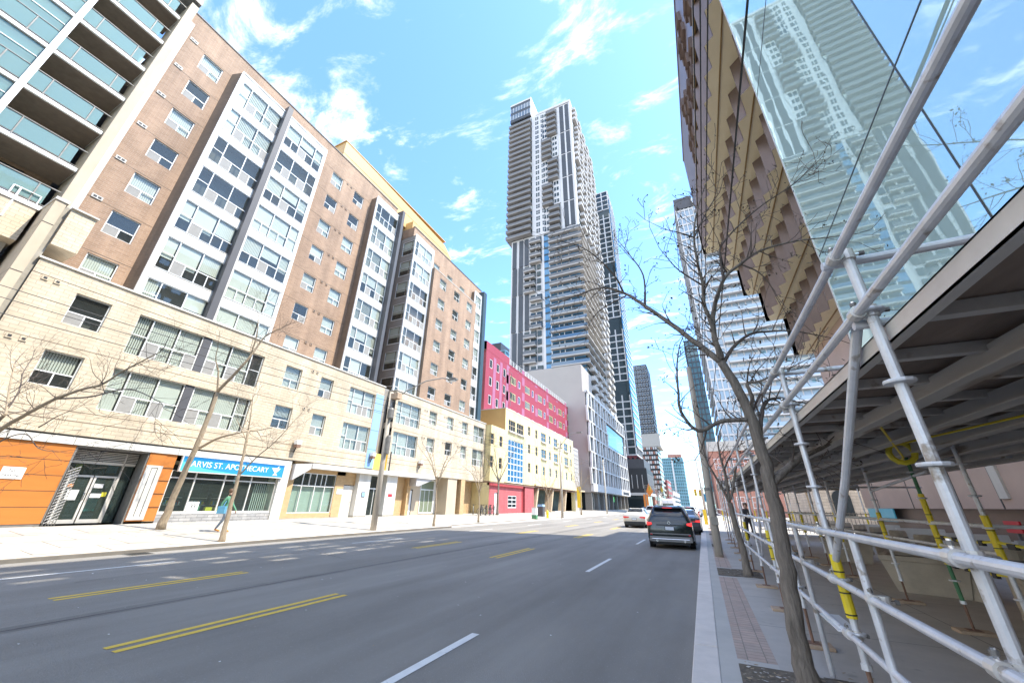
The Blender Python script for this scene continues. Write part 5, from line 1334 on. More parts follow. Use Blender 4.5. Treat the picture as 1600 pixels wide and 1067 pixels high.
def traced_tree(name, label, base, limbs, seed, bark, twig, dens=1.0, twl=.7, lvl=2, buds=3, group=None):
    """limbs: (polyline, r0, r1); the first is the trunk"""
    rr = random.Random(seed); t = thing(name, label, 'tree', base, group)
    b = MB(); tw_, bd = MB(), MB()
    for i, (pl, r0, r1) in enumerate(limbs):
        sp = spline(pl, 5); N = len(sp)
        rs = [r0 + (r1 - r0) * k / (N - 1) for k in range(N)]
        if i == 0: rs = [r * (1 + .45 * max(0, 1 - k / 3)) for k, r in enumerate(rs)]
        sp = [p + Vector((rr.gauss(0, r * .10), rr.gauss(0, r * .10), 0)) for p, r in zip(sp, rs)]
        (b if r0 > .028 else tw_).tube(sp, rs, bark if r0 > .028 else twig, 10 if r0 > .05 else 7)
        if i == 0: continue
        L = sum((sp[k + 1] - sp[k]).length for k in range(N - 1))
        for k in range(2, N):
            d = (sp[k] - sp[k - 1]).normalized()
            m = rr.random() * 2.0 * dens * L / N / .16
            for _ in range(int(m + rr.random())):
                a = d.orthogonal().normalized(); a.rotate(Matrix.Rotation(rr.uniform(0, 6.28), 3, d))
                twigs(tw_, bd, sp[k], d * .55 + a * .9 + Vector((0, 0, .2)), twl * rr.uniform(.5, 1.15) * (.6 + .6 * k / N), max(.0035, min(rs[k] * .5, .011)), lvl, rr, twig, buds)
        twigs(tw_, bd, sp[-1], sp[-1] - sp[-2], twl, r1, lvl, rr, twig, buds)
    b.build('trunk', t, smooth=True); c = tw_.build('crown', t)
    if bd.f: bd.build('buds', c)['kind'] = 'stuff'
    return t
traced_tree('street_tree', 'nearest bare tree in the soil bed by the kerb, leaning before the scaffold', (.63, 5.2, .13), [
    ([(0.63, 5.2, 0.1), (0.64, 5.2, 0.69), (0.69, 5.2, 1.31), (0.72, 5.2, 1.87), (0.71, 5.2, 2.25), (0.68, 5.2, 2.66), (0.61, 5.2, 3.03), (0.51, 5.2, 3.37)], .082, .048),
    ([(0.51, 5.2, 3.37), (0.22, 5.34, 3.81), (-0.07, 5.49, 4.24), (-0.41, 5.63, 4.7), (-0.65, 5.77, 5.01), (-1.05, 5.91, 5.3), (-1.57, 6.06, 5.34), (-2.12, 6.2, 5.31)], .042, .008),
    ([(-0.66, 5.8, 5.03), (-0.76, 5.6, 5.3), (-1.02, 5.4, 5.65), (-1.24, 5.2, 5.79), (-1.49, 5.0, 5.83)], .016, .005),
    ([(-0.33, 5.6, 4.62), (-0.3, 5.7, 5.24), (-0.47, 5.8, 5.76), (-0.67, 5.9, 6.26)], .016, .005),
    ([(-0.63, 5.8, 4.97), (-1.2, 6.1, 4.92), (-1.5, 6.4, 4.72)], .012, .005),
    ([(0.5, 5.2, 3.43), (0.49, 5.14, 3.87), (0.45, 5.09, 4.19), (0.48, 5.03, 4.46), (0.47, 4.97, 4.79), (0.49, 4.91, 5.18), (0.58, 4.86, 5.53), (0.72, 4.8, 5.85)], .032, .007),
    ([(0.49, 4.9, 5.17), (0.33, 4.75, 5.19), (0.14, 4.6, 5.2)], .012, .005),
    ([(0.46, 5.0, 4.45), (0.21, 4.75, 4.6), (0.08, 4.5, 4.7)], .012, .005),
    ([(0.49, 4.9, 5.17), (0.74, 5.0, 5.65), (0.98, 5.1, 6.02)], .012, .005),
    ([(0.51, 5.2, 3.41), (0.51, 5.27, 3.92), (0.61, 5.34, 4.29), (0.81, 5.41, 4.71), (1.05, 5.49, 4.93), (1.35, 5.56, 5.13), (1.8, 5.63, 5.21), (2.19, 5.7, 5.2)], .038, .007),
    ([(0.79, 5.4, 4.68), (0.83, 5.52, 5.06), (0.94, 5.64, 5.47), (1.51, 5.76, 6.02), (2.13, 5.88, 6.43), (2.55, 6.0, 6.82)], .018, .005),
    ([(1.06, 5.5, 4.94), (1.26, 5.55, 4.78), (1.37, 5.6, 4.54)], .013, .006),
    ([(0.74, 5.2, 1.91), (0.99, 5.32, 2.11), (1.19, 5.45, 2.23), (1.39, 5.58, 2.32), (1.62, 5.7, 2.44)], .045, .010),
    ([(0.66, 5.2, 2.62), (0.36, 5.1, 2.6), (0.09, 5.0, 2.49), (-0.06, 4.9, 2.71), (-0.05, 4.8, 2.94), (-0.02, 4.7, 3.21), (0.05, 4.6, 3.45)], .03, .006),
    ([(0.67, 5.2, 2.62), (0.9, 5.4, 3.0), (1.17, 5.6, 3.25), (1.46, 5.8, 3.36)], .018, .005),
    ([(0.72, 5.2, 2.36), (0.82, 5.28, 2.7), (0.92, 5.35, 2.86), (1.05, 5.42, 2.9), (1.17, 5.5, 2.89)], .028, .009),
    ([(0.53, 5.2, 3.35), (0.69, 5.34, 3.6), (0.94, 5.48, 3.81), (1.18, 5.62, 3.87), (1.5, 5.76, 3.88), (1.92, 5.9, 3.76)], .026, .006),
    ([(0.64, 5.2, 2.7), (0.74, 5.15, 2.84), (0.72, 5.1, 3.03), (0.83, 5.05, 3.03), (1.03, 5.0, 3.09)], .03, .008)],
    11, 'bark', 'twig', 1.8, .50, 2, 4)
traced_tree('street_tree', 'smaller bare tree in the second soil bed beside the wooden pole', (.74, 12.1, .13), [
    ([(0.74, 12.1, 0.1), (0.73, 12.1, 0.81), (0.68, 12.1, 1.32), (0.66, 12.1, 1.77)], .085, .06),
    ([(0.66, 12.1, 1.77), (0.44, 12.0, 2.41), (0.3, 11.9, 2.78), (0.25, 11.8, 3.15)], .035, .012),
    ([(0.66, 12.1, 1.8), (0.69, 12.18, 2.5), (0.66, 12.25, 2.98), (0.7, 12.32, 3.47), (0.92, 12.4, 3.92)], .042, .012),
    ([(0.7, 12.1, 1.85), (0.9, 12.17, 2.41), (1.1, 12.23, 3.0), (1.2, 12.3, 3.53)], .036, .012),
    ([(0.67, 12.1, 2.58), (0.96, 11.85, 3.04), (1.28, 11.6, 3.25)], .022, .009)], 5, 'bark', 'twig', 1.1, .8, 2, 3)
traced_tree('street_tree', 'forked bare tree rising before the orange pier of the pharmacy', (-21.04, 9.45, .37), [
    ([(-21.03, 9.45, 0.3), (-20.72, 9.45, 2.46), (-20.43, 9.45, 3.98), (-20.3, 9.45, 5.45), (-20.29, 9.45, 6.32)], .13, .075),
    ([(-20.29, 9.45, 6.32), (-19.27, 9.65, 7.62), (-19.01, 9.85, 8.51), (-18.91, 10.05, 9.28), (-18.11, 10.25, 9.69)], .075, .015),
    ([(-20.14, 9.45, 3.68), (-19.3, 9.62, 4.09), (-18.03, 9.78, 4.3), (-16.98, 9.95, 4.37)], .06, .015),
    ([(-20.29, 9.45, 6.32), (-20.29, 9.18, 7.28), (-20.35, 8.92, 7.86), (-19.9, 8.65, 8.28)], .05, .012),
    ([(-19.29, 9.85, 8.03), (-18.96, 9.65, 9.3), (-19.07, 9.45, 10.32)], .04, .01)], 21, 'bark_light', 'twig', .6, 1.3, 2, 0)
traced_tree('street_tree', 'slim bare tree at the far kerb before the blue shop sign', (-16.56, 9.49, .13), [
    ([(-16.56, 9.49, 0.1), (-16.59, 9.49, 1.14), (-16.65, 9.49, 2.18), (-16.77, 9.49, 3.24), (-16.95, 9.49, 4.29)], .085, .04),
    ([(-16.7, 9.49, 2.42), (-16.21, 9.69, 3.17), (-15.57, 9.89, 3.81), (-14.93, 10.09, 4.73)], .03, .008),
    ([(-16.95, 9.49, 4.29), (-16.9, 9.34, 5.14), (-16.92, 9.19, 5.95)], .03, .008),
    ([(-16.8, 9.49, 3.81), (-17.6, 9.64, 4.3), (-18.6, 9.79, 4.9)], .03, .008)], 22, 'bark_light', 'twig', .8, 1.1, 2, 0)
def k0(p): return tuple(EYE + .72 * (Vector(p) - EYE))
traced_tree('street_tree', 'bare tree mostly outside the left picture edge with branches reaching in', (-18.9, 3.0, .2), [
    ([(-18.9, 3.0, 0.1), (-18.6, 3.0, 1.2), (-18.2, 3.02, 2.3), (-17.95, 3.05, 2.8)], .13, .07),
    ([k0(p) for p in [(-24.86, 4.2, 2.74), (-23.51, 4.41, 3.83), (-22.38, 4.63, 4.44), (-21.12, 4.84, 4.94), (-19.93, 5.06, 5.21), (-19.19, 5.27, 5.38), (-18.6, 5.49, 5.9), (-16.98, 5.7, 6.46)]], .06, .012),
    ([k0(p) for p in [(-25.11, 4.2, 2.86), (-23.44, 4.26, 4.2), (-23.57, 4.32, 4.54), (-25.2, 4.38, 5.6), (-27, 4.44, 7.0)]], .05, .015),
    ([k0(p) for p in [(-21.47, 4.9, 4.96), (-18.77, 5.0, 4.79), (-16.32, 5.1, 4.83), (-14.09, 5.2, 4.22)]], .025, .008),
    ([k0(p) for p in [(-24.0, 4.4, 4.6), (-24.6, 4.53, 5.52), (-26.2, 4.67, 6.5), (-26.88, 4.8, 7.36)]], .022, .008),
    ([k0(p) for p in [(-24.4, 4.2, 2.3), (-22.68, 4.4, 3.36), (-21.36, 4.6, 3.59), (-20.26, 4.8, 3.09), (-19.19, 5.0, 2.95)]], .02, .006),
    ([k0(p) for p in [(-20.86, 4.7, 3.81), (-20.43, 4.9, 4.22), (-20.03, 5.1, 4.47)]], .015, .006)], 23, 'bark_light', 'twig', .6, .95, 2, 0)
def young_tree(label, x, y, h, seed, key='bark_light', tk='twig', spread=1.0, r=.07, dens=.6, lv=2):
    rr = random.Random(seed); z0 = walk_z(x) if x < 0 else .13
    top = h * .45
    limbs = [([(x, y, z0), (x + .03, y, z0 + top * .5), (x + rr.uniform(-.1, .1), y, z0 + top)], r, r * .6)]
    for k in range(5):
        a = k * 1.256 + rr.uniform(-.4, .4); s = spread * h * rr.uniform(.16, .26)
        limbs.append(([(x, y, z0 + top * rr.uniform(.8, 1)), (x + s * .5 * math.cos(a), y + s * .5 * math.sin(a), z0 + top + h * .2), (x + s * math.cos(a), y + s * math.sin(a), z0 + h * rr.uniform(.75, .95))], r * .5, .012))
    return traced_tree('street_tree', label, (x, y, z0), limbs, seed, key, tk, dens, h * .15, lv, 0, 'bare street trees along the pavements')
young_tree('thin bare tree at the far kerb before the curtained shop window', -16.7, 22.9, 6.2, 31)
young_tree('thin bare tree at the far kerb before the bicycles', -17.1, 29.6, 5.6, 32)
young_tree('bare tree with dark trunk before the red wall door', -21.5, 41.5, 8.8, 33, 'bark', 'twig', 1.1, .13)
young_tree('thin bare tree near the yellow hydrant', -17.2, 46.6, 5.5, 34)
young_tree('brownish bare tree before the grey podium corner', -17.5, 62.7, 8.0, 35, 'bark_light', 'twig_light', 1.2, .1)
for i, (x, y, h) in enumerate(((-18.5, 196, 13), (-18, 215, 14), (-17.5, 238, 14), (-17.5, 265, 15), (-17.6, 300, 15))):
    young_tree(['first', 'second', 'third', 'fourth', 'fifth'][i] + ' nearest bare tree of the distant row beyond the cross street', x, y, h, 40 + i, 'bark_light', 'twig_light', 1.5, .16, .5, 1)
young_tree('bare tree standing beyond the second scaffold stretch', 7.5, 38, 6.5, 51, 'bark_light', 'twig_light', 1.3, .12)
young_tree('bare tree far down the right pavement', 2.2, 130, 9, 52, 'bark_light', 'twig_light', 1.3, .12, .5, 1)

# ------------------------------------------------------------------ poles and wires
up = thing('utility_pole', 'weathered wooden utility pole at the near kerb beside the second tree', 'pole', (.24, 15.98, .13))
b = MB(); b.tube([(.24, 15.98, .1), (.27, 15.98, 2), (.33, 15.98, 4.5), (.36, 15.98, 6.9)], [.135, .125, .11, .095], 'pole_wood', 14); b.build('shaft', up, smooth=True)
b = MB(); b.lathe([(.128, 2.2), (.132, 2.22), (.132, 2.28), (.128, 2.3)], (.265, 15.98, 0), 'steel_dark', 12); b.box(.18, .40, 15.80, 15.83, 1.1, 1.35, 'concrete_dark'); b.tube([(.33, 15.82, .2), (.34, 15.83, 2.4)], .02, 'steel_dark', 6); b.build('strap', up)
for z in (1.0, 1.5):
    pass
lp = thing('lamp_pole', 'wooden pole with long arm street lamp before the glass shop entrance', 'pole', (-16.79, 17.45, .15))
b = MB(); b.tube([(-16.79, 17.45, .1), (-16.8, 17.4, 4), (-16.82, 17.3, 8.0)], [.17, .15, .125], 'pole_wood', 12); b.build('shaft', lp, smooth=True)
b = MB(); b.tube([(-16.82, 17.3, 7.3), (-16.3, 18.0, 8.2), (-15.6, 19.0, 9.1), (-15.0, 20.0, 9.55), (-14.6, 20.6, 9.55)], .04, 'steel_dark', 8); b.build('arm', lp)
b = MB(); b.prism([(-14.85, 9.47), (-14.2, 9.5), (-14.2, 9.62), (-14.5, 9.7), (-14.85, 9.62)], 'y', 20.45, 20.75, 'steel_dark'); b.box(-14.8, -14.3, 20.48, 20.72, 9.43, 9.48, 'sign_white'); b.build('lamp_head', lp)
b = MB(); b.box(-16.75, -16.2, 17.2, 17.6, 7.55, 7.9, 'wood_block'); b.lathe([(.16, 6.3), (.19, 6.35), (.19, 6.85), (.14, 6.95)], (-16.6, 17.25, 0), 'steel_dark', 10); b.lathe([(.11, 4.2), (.13, 4.25), (.13, 5.2), (.1, 5.3)], (-16.55, 17.35, 0), 'steel_dark', 10)
for z in (7.1, 7.4): b.tube([(-16.95, 17.32, z), (-16.6, 17.32, z)], .03, 'steel_dark', 6)
b.build('fittings', lp)
for (x, y, h, lab, lm) in ((-16.3, 49.4, 9.5, 'brown utility pole with lamp arm beside the slanted columns', True), (-16.6, 77.4, 10, 'pale concrete pole before the grey podium', False), (.2, 60, 8.5, 'thin dark utility pole further along the near kerb', False)):
    t = thing('lamp_pole' if lm else 'utility_pole', lab, 'pole', (x, y, .13))
    b = MB(); b.tube([(x, y, .1), (x - .05, y, h)], [.16, .11], 'pole_wood' if lm else 'concrete', 10); b.build('shaft', t, smooth=True)
    b = MB()
    for z in (h - .4, h - .9): b.box(x - .35, x + .35, y - .05, y + .05, z, z + .1, 'steel_dark')
    if lm: b.tube([(x, y, h - .6), (x + 1.2, y + .6, h + 1), (x + 2.3, y + 1.2, h + 1.3)], .045, 'steel_dark', 6); b.box(x + 2.1, x + 2.8, y + 1.05, y + 1.4, h + 1.22, h + 1.36, 'steel_dark')
    b.build('cross_arm', t)
def wire(label, pts, r=.011, group='overhead wires'):
    o = MB(); o.tube(pts, r, 'wire', 5, False); o = o.build('overhead_wire'); tag(o, label, 'wire', group); return o
def sag(a, c, s, n=10):
    a, c = Vector(a), Vector(c); return [a.lerp(c, i / n) - Vector((0, 0, s * 4 * (i / n) * (1 - i / n))) for i in range(n + 1)]
for i, (rt, zr, lab) in enumerate(((.1500, 7.2, 'leftmost of the thin wires crossing the bronze storeys'), (.1640, 7.2, 'second thin wire from the left over the bronze storeys'), (.1790, 7.0, 'third thin wire from the left over the bronze storeys'), (.2560, 6.4, 'thick black cable crossing the golden soffits'))):
    x = rt * zr; z = 1.65 + zr
    wire(lab, sag((x, -25, z + .05), (x + .05, 60, z + .05), .05, 24), .018 if i == 3 else .012)
for i, (dz, dx, lab) in enumerate(((0, 0, 'upper wire along the far kerb before the beige podium'), (-.35, .1, 'middle wire along the far kerb before the beige podium'), (-.75, .0, 'lower wire along the far kerb before the beige podium'))):
    wire(lab, sag((-16.9 + dx, -22, 7.6 + dz), (-16.82 + dx, 17.3, 7.4 + dz), .5, 14) + sag((-16.82 + dx, 17.3, 7.4 + dz), (-16.3 + dx, 49.4, 8.6 + dz), .7, 14) + sag((-16.3 + dx, 49.4, 8.6 + dz), (-16.6 + dx, 77.4, 9.2 + dz), .5, 10), .011)
wire('signal cable spanning the street high up far away', sag((-17, 108, 16.5), (.3, 108, 17.0), .4, 10), .03)

# ------------------------------------------------------------------ street things
hy = thing('fire_hydrant', 'yellow fire hydrant on the far pavement before the slanted columns', 'hydrant', (-16.9, 45.6, .15))
b = MB(); b.lathe([(.17, 0), (.17, .05), (.12, .07), (.11, .55), (.15, .57), (.15, .62), (.13, .72), (.06, .80), (.03, .86)], (-16.9, 45.6, .15), 'hydrant_yellow', 14); b.build('barrel', hy)
b = MB(); b.tube([(-17.1, 45.6, .6), (-16.7, 45.6, .6)], .06, 'hydrant_yellow', 8); b.tube([(-16.9, 45.45, .55), (-16.9, 45.4, .55)], .08, 'hydrant_yellow', 8); b.build('outlet', hy)
nb = thing('post_box', 'dark green utility cabinet at the far kerb left of the hydrant', 'cabinet', (-16.8, 41.4, .15))
b = MB(); b.box(-17.1, -16.6, 41.2, 41.7, .15, .55, 'green_tube'); b.box(-17.1, -16.6, 41.2, 41.7, .55, 1.25, 'sign_white'); b.box(-17.13, -16.57, 41.17, 41.73, 1.25, 1.3, 'concrete'); b.build('case', nb)
dg_ = thing('drain_grate', 'dark iron drain grate in the gutter at the far kerb', 'drain', (-16.1, 6.9, 0))
b = MB(); b.box(-16.36, -15.8, 6.6, 7.2, .002, .012, 'steel_dark'); 
for k in range(5): b.box(-16.32 + .11 * k, -16.27 + .11 * k, 6.64, 7.16, .012, .02, 'ink')
b.build('grate', dg_)
bl = thing('waste_bin', 'grey street bin behind the hydrant', 'bin', (-18.4, 47.5, .2))
b = MB(); b.box(-18.8, -18.1, 47.2, 47.9, .2, 1.35, 'fin_grey'); b.prism([(-18.85, 1.35), (-18.05, 1.35), (-18.15, 1.6), (-18.75, 1.6)], 'y', 47.15, 47.95, 'blue_panel'); b.build('case', bl)
yb_ = thing('yellow_sign', 'tall yellow sign panel on the pavement before the grey podium', 'sign', (-18.3, 64.5, .2))
b = MB(); b.box(-18.6, -17.9, 64.4, 64.6, 1.2, 4.4, 'traffic_yellow'); b.tube([(-18.25, 64.5, .15), (-18.25, 64.5, 1.2)], .05, 'steel_dark', 6); b.build('panel', yb_)
bk_ = thing('street_bench', 'metal rail bench on the far pavement by the slanted columns', 'bench', (-19, 56, .2))
b = MB()
for y in (54.5, 57.5): b.tube([(-19, y, .2), (-19, y, .75)], .03, 'steel_galv', 6)
b.tube([(-19, 54.5, .75), (-19, 57.5, .75)], .03, 'steel_galv', 6); b.box(-19.2, -18.8, 54.6, 57.4, .48, .53, 'steel_galv'); b.build('frame', bk_)
# bicycles
bp = thing('bicycle', '', 'bicycle', (0, 0, 0), 'bicycles locked before the red wall', local=True)
for y in (-.52, .52):
    b = MB(); b.torus((0, y, .34), 'x', .32, .02, 'rubber', 18, 6); w = b.build('wheel', bp)
    b = MB()
    for k in range(8): t = k * PI / 8; b.tube([(0, y - .31 * math.cos(t), .34 - .31 * math.sin(t)), (0, y + .31 * math.cos(t), .34 + .31 * math.sin(t))], .003, 'chrome', 3, False)
    b.tube([(-.03, y, .34), (.03, y, .34)], .03, 'steel_dark', 6); b.build('spokes', w)
b = MB(); A, B_, Cc, D = (0, -.52, .34), (0, -.10, .30), (0, -.22, .82), (0, .36, .85)
for p, q in ((A, B_), (A, Cc), (B_, Cc), (B_, D), (Cc, D), (D, (0, .52, .34))): b.tube([p, q], .018, 'steel_dark', 6)
b.build('frame', bp)
b = MB(); b.tube([Cc, (0, -.25, .95)], .014, 'steel_dark', 6); b.prism([(-.07, -.38), (.07, -.38), (.02, -.10), (-.02, -.10)], 'z', .95, 1.0, 'ink'); b.build('saddle', bp)
b = MB(); b.tube([(0, .36, .85), (0, .38, 1.0)], .014, 'steel_dark', 6); b.tube([(-.26, .32, 1.02), (0, .38, 1.0), (.26, .32, 1.02)], .013, 'ink', 6); b.build('handlebar', bp)
for i, (x, y, a) in enumerate(((-22.0, 36.9, .5), (-21.6, 38.0, 1.2), (-22.1, 38.9, .3), (-21.7, 39.8, 1.4), (-22.0, 40.6, .7))):
    place(bp, (x, y, .46), a, ['leftmost bicycle of the cluster, by the tan pier', 'second bicycle from the left in the cluster', 'middle bicycle of the cluster by the red wall', 'second bicycle from the right in the cluster', 'rightmost bicycle of the cluster, next to the white door'][i], first=(i == 0))
rk = thing('bicycle_rack', 'black post and ring rack among the locked bicycles', 'rack', (-21.5, 39, .45))
b = MB()
for y in (37.5, 38.6, 39.5, 40.4): b.tube([(-21.4, y, .4), (-21.4, y, 1.5)], .05, 'ink', 8); b.torus((-21.4, y, 1.15), 'x', .22, .03, 'ink', 12, 5)
b.build('ring_post', rk)
# signals and signs far along
def signal(label, x, y, z, px):
    t = thing('traffic_signal', label, 'traffic light', (px, y, .1), 'yellow traffic signals at the crossing')
    b = MB(); b.tube([(px, y, .1), (px, y, z + 1.2)], .11, 'steel_dark', 8); b.tube([(px, y, z + 1.0), (x, y, z + 1.1)], .06, 'steel_dark', 6); b.build('mast', t)
    b = MB(); b.box(x - .28, x + .28, y - .2, y + .2, z - .6, z + .75, 'traffic_yellow'); h = b.build('head', t)
    b = MB()
    for k, kk in enumerate(('ink', 'ink', 'ink')): b.tube([(x, y - .24, z + .5 - .42 * k), (x, y - .2, z + .5 - .42 * k)], .11, ('red_sign', 'rust_metal', 'ink')[k], 10)
    b.build('lens', h)
signal('yellow traffic signal beside the near kerb pole', -1.0, 96, 4.5, .5); signal('yellow traffic signal a little further right over the near kerb', -.1, 96.8, 4.4, .9)
signal('yellow traffic signal on the far left corner by the black podium', -15.2, 140, 7.0, -16.8); signal('yellow traffic signal over the left lanes beyond the crossing', -11.5, 140.6, 6.6, -16.9)
sg = thing('street_sign', 'small blue street sign high on a post by the wooden pole', 'sign', (.55, 40, .1))
b = MB(); b.tube([(.55, 40, .1), (.55, 40, 3.2)], .035, 'steel_galv', 6); b.build('post', sg); b = MB(); b.box(.25, .8, 39.93, 39.98, 2.1, 2.75, 'sign_blue'); b.box(.4, .65, 39.92, 39.935, 2.25, 2.6, 'sign_white'); b.build('plate', sg)
sg = thing('warning_sign', 'orange construction sign board on the far left corner', 'sign', (-16.5, 150, .1))
b = MB(); b.prism([(-17.6, 6.5), (-16.6, 4.6), (-15.2, 6.5), (-16.6, 9.2)], 'y', 149.9, 150, 'flag_orange'); b.tube([(-16.5, 150, .1), (-16.5, 150, 5)], .08, 'steel_dark', 6); b.box(-18.8, -17.2, 150, 150.2, .5, 5.5, 'flag_orange'); b.build('board', sg)
yv = thing('parking_post', 'yellow parking post on the near pavement far ahead', 'post', (.1, 44, .1))
b = MB(); b.box(-.1, .2, 43.9, 44.1, .13, 1.45, 'traffic_yellow'); b.build('case', yv)
# ------------------------------------------------------------------ vehicles
def crom(vals, t):
    n = len(vals) - 1; i = min(int(t), n - 1); f = t - i
    p0, p1, p2, p3 = vals[max(i - 1, 0)], vals[i], vals[i + 1], vals[min(i + 2, n)]
    return tuple(.5 * (2 * b_ + (c_ - a_) * f + (2 * a_ - 5 * b_ + 4 * c_ - d_) * f * f + (3 * b_ - a_ - 3 * c_ + d_) * f ** 3) for a_, b_, c_, d_ in zip(p0, p1, p2, p3))
def car(name, label, cat, paint, st, wheels, R_w, lamps, gl_rear, gl_side, plate_z, group=None, lit='tail_red', bumper='trim_black', extra=None, rear_w=None):
    t = thing(name, label, cat, (0, 0, 0), group, local=True)
    ys = [s[0] for s in st]
    def stn(y):
        i = max(j for j in range(len(ys) - 1) if ys[j] <= y + 1e-9) if y > ys[0] else 0
        f = (y - ys[i]) / (ys[i + 1] - ys[i]); return crom(st, min(i + f, len(st) - 1 - 1e-6)) if y < ys[-1] else st[-1]
    def prof(s):
        y, zl, wl, zm, wm, zb, wb, zr, wr = s
        return [(0, zl), (wl, zl), (wm, zm), (wb, zb), (wr, zr), (wr * .6, zr + .025), (0, zr + .035)]
    def surf(y, u, sgn=1):
        s = stn(y); x, z = crom(prof(s), u); return Vector((sgn * max(x, 0), y, z))
    ysamp = sorted({round(y, 3) for y in [ys[0] + (ys[-1] - ys[0]) * i / 44 for i in range(45)]} | {round(y, 3) for y in ys})
    us = [k * .25 for k in range(25)]
    b = MB(); rows = []
    k = b.m(paint)
    for y in ysamp:
        row = [surf(y, u, 1) for u in us] + [surf(y, u, -1) for u in reversed(us[1:-1])]
        rows.append(len(b.v)); b.v += [tuple(p) for p in row]
    n = len(us) + len(us) - 2
    for a, c in zip(rows, rows[1:]):
        for j in range(n): b.f.append((a + j, a + (j + 1) % n, c + (j + 1) % n, c + j)); b.mi.append(k)
    b.f.append(tuple(rows[0] + j for j in range(n - 1, -1, -1))); b.mi.append(k); b.f.append(tuple(rows[-1] + j for j in range(n))); b.mi.append(k)
    body = b.build('body', t, smooth=True)
    wm = max(s[4] for s in st)
    # glass, following the body surface just proud of it
    def patch(nm, y0, y1, u0, u1, both, off, key='car_glass', ny=8, nu=6, clip=None):
        for sg_ in ((1, -1) if both else (1,)):
            g = MB(); grid = []
            for i in range(ny + 1):
                y = y0 + (y1 - y0) * i / ny; row = []
                if both: seq = [(u0 + (u1 - u0) * j / nu, sg_) for j in range(nu + 1)]
                else: seq = [(u0 + (6 - u0) * j / nu, 1) for j in range(nu + 1)] + [(6 - (6 - u0) * j / nu, -1) for j in range(1, nu + 1)]
                for (u, s2) in seq:
                    p = surf(y, u, s2); q = surf(y + .01, u, s2); r = surf(y, u + .02 if u < 5.9 else u - .02, s2)
                    nrm = (q - p).cross(r - p)
                    if nrm.length < 1e-9: nrm = Vector((0, 0, 1))
                    nrm.normalize()
                    ctr = Vector((0, y, .9))
                    if nrm.dot(p - ctr) < 0: nrm = -nrm
                    row.append(p + nrm * off)
                grid.append(row)
            for i in range(ny):
                for j in range(len(grid[0]) - 1): g.quad([grid[i][j], grid[i][j + 1], grid[i + 1][j + 1], grid[i + 1][j]], key)
            g.build(nm, t, smooth=True)
    patch('rear_window', gl_rear[0], gl_rear[1], 4.12, 6, False, .012)
    if len(gl_rear) > 2: patch('windscreen', gl_rear[2], gl_rear[3], 4.12, 6, False, .012)
    for (a, c) in gl_side: patch('side_window', a, c, 3.12, 3.9, True, .010)
    for y in wheels:
        for s2 in (1, -1):
            x = s2 * (wm - .11)
            w = MB(); w.tube([(x - .12, y, R_w), (x - .10, y, R_w), (x + .10, y, R_w), (x + .12, y, R_w)], [R_w - .05, R_w, R_w, R_w - .05], 'rubber', 22); tyre = w.build('wheel', t)
            w = MB(); w.tube([(x + s2 * .118, y, R_w), (x + s2 * .128, y, R_w)], [R_w * .64, R_w * .6], 'rim', 16)
            for q in range(5): a = q * 1.2566; w.tube([(x + s2 * .125, y, R_w), (x + s2 * .128, y + .6 * R_w * math.cos(a), R_w + .6 * R_w * math.sin(a))], .03, 'trim_grey', 4)
            w.build('rim', tyre)
        for s2 in (1, -1): b = MB(); b.tube([(s2 * (wm - .02), y, R_w), (s2 * (wm + .004), y, R_w)], R_w + .07, 'trim_black', 24); b.build('wheel_arch', t)
    for s2 in (1, -1):
        x0, x1, z0, z1, dep = lamps
        b = MB(); b.prism([(s2 * x0, z0 + .04), (s2 * x1, z0), (s2 * (x1 + .01), z1), (s2 * x0, z1 - .03)], 'y', -.045, dep, lit); b.build('tail_light', t, bevel=.015)
        b = MB(); b.box(s2 * (wm - .02), s2 * (wm + .17), ys[-1] * .62, ys[-1] * .62 + .09, 1.0, 1.14, paint); b.build('mirror', t, bevel=.02)
    b = MB(); b.box(-.17, .17, -.05, -.03, plate_z - .065, plate_z + .065, 'plate'); b.box(-.19, .19, -.045, -.02, plate_z - .08, plate_z + .08, 'trim_black'); b.build('number_plate', t)
    hw = rear_w or (wm - .08)
    b = MB(); b.box(-hw, hw, -.07, .25, .27, .48, bumper); b.box(-hw * .9, hw * .9, -.085, .0, .36, .40, 'chrome' if bumper == 'trim_grey' else bumper); b.box(-hw + .1, hw - .1, .1, ys[-1] - .1, .16, .30, 'trim_black'); b.build('bumper', t, bevel=.02)
    if extra: extra(t)
    return t
dm('paint_black', (.012, .022, .020), .22, coat=.6, var=.04, spec=.6)
dm('paint_silver', (.68, .64, .56), .28, metal=.1, coat=.5, var=.03)
dm('paint_white', (.76, .76, .75), .3, coat=.5, var=.03)
dm('paint_grey', (.09, .095, .11), .25, coat=.6, var=.03)
dm('paint_red', (.5, .04, .04), .25, coat=.6, var=.03)
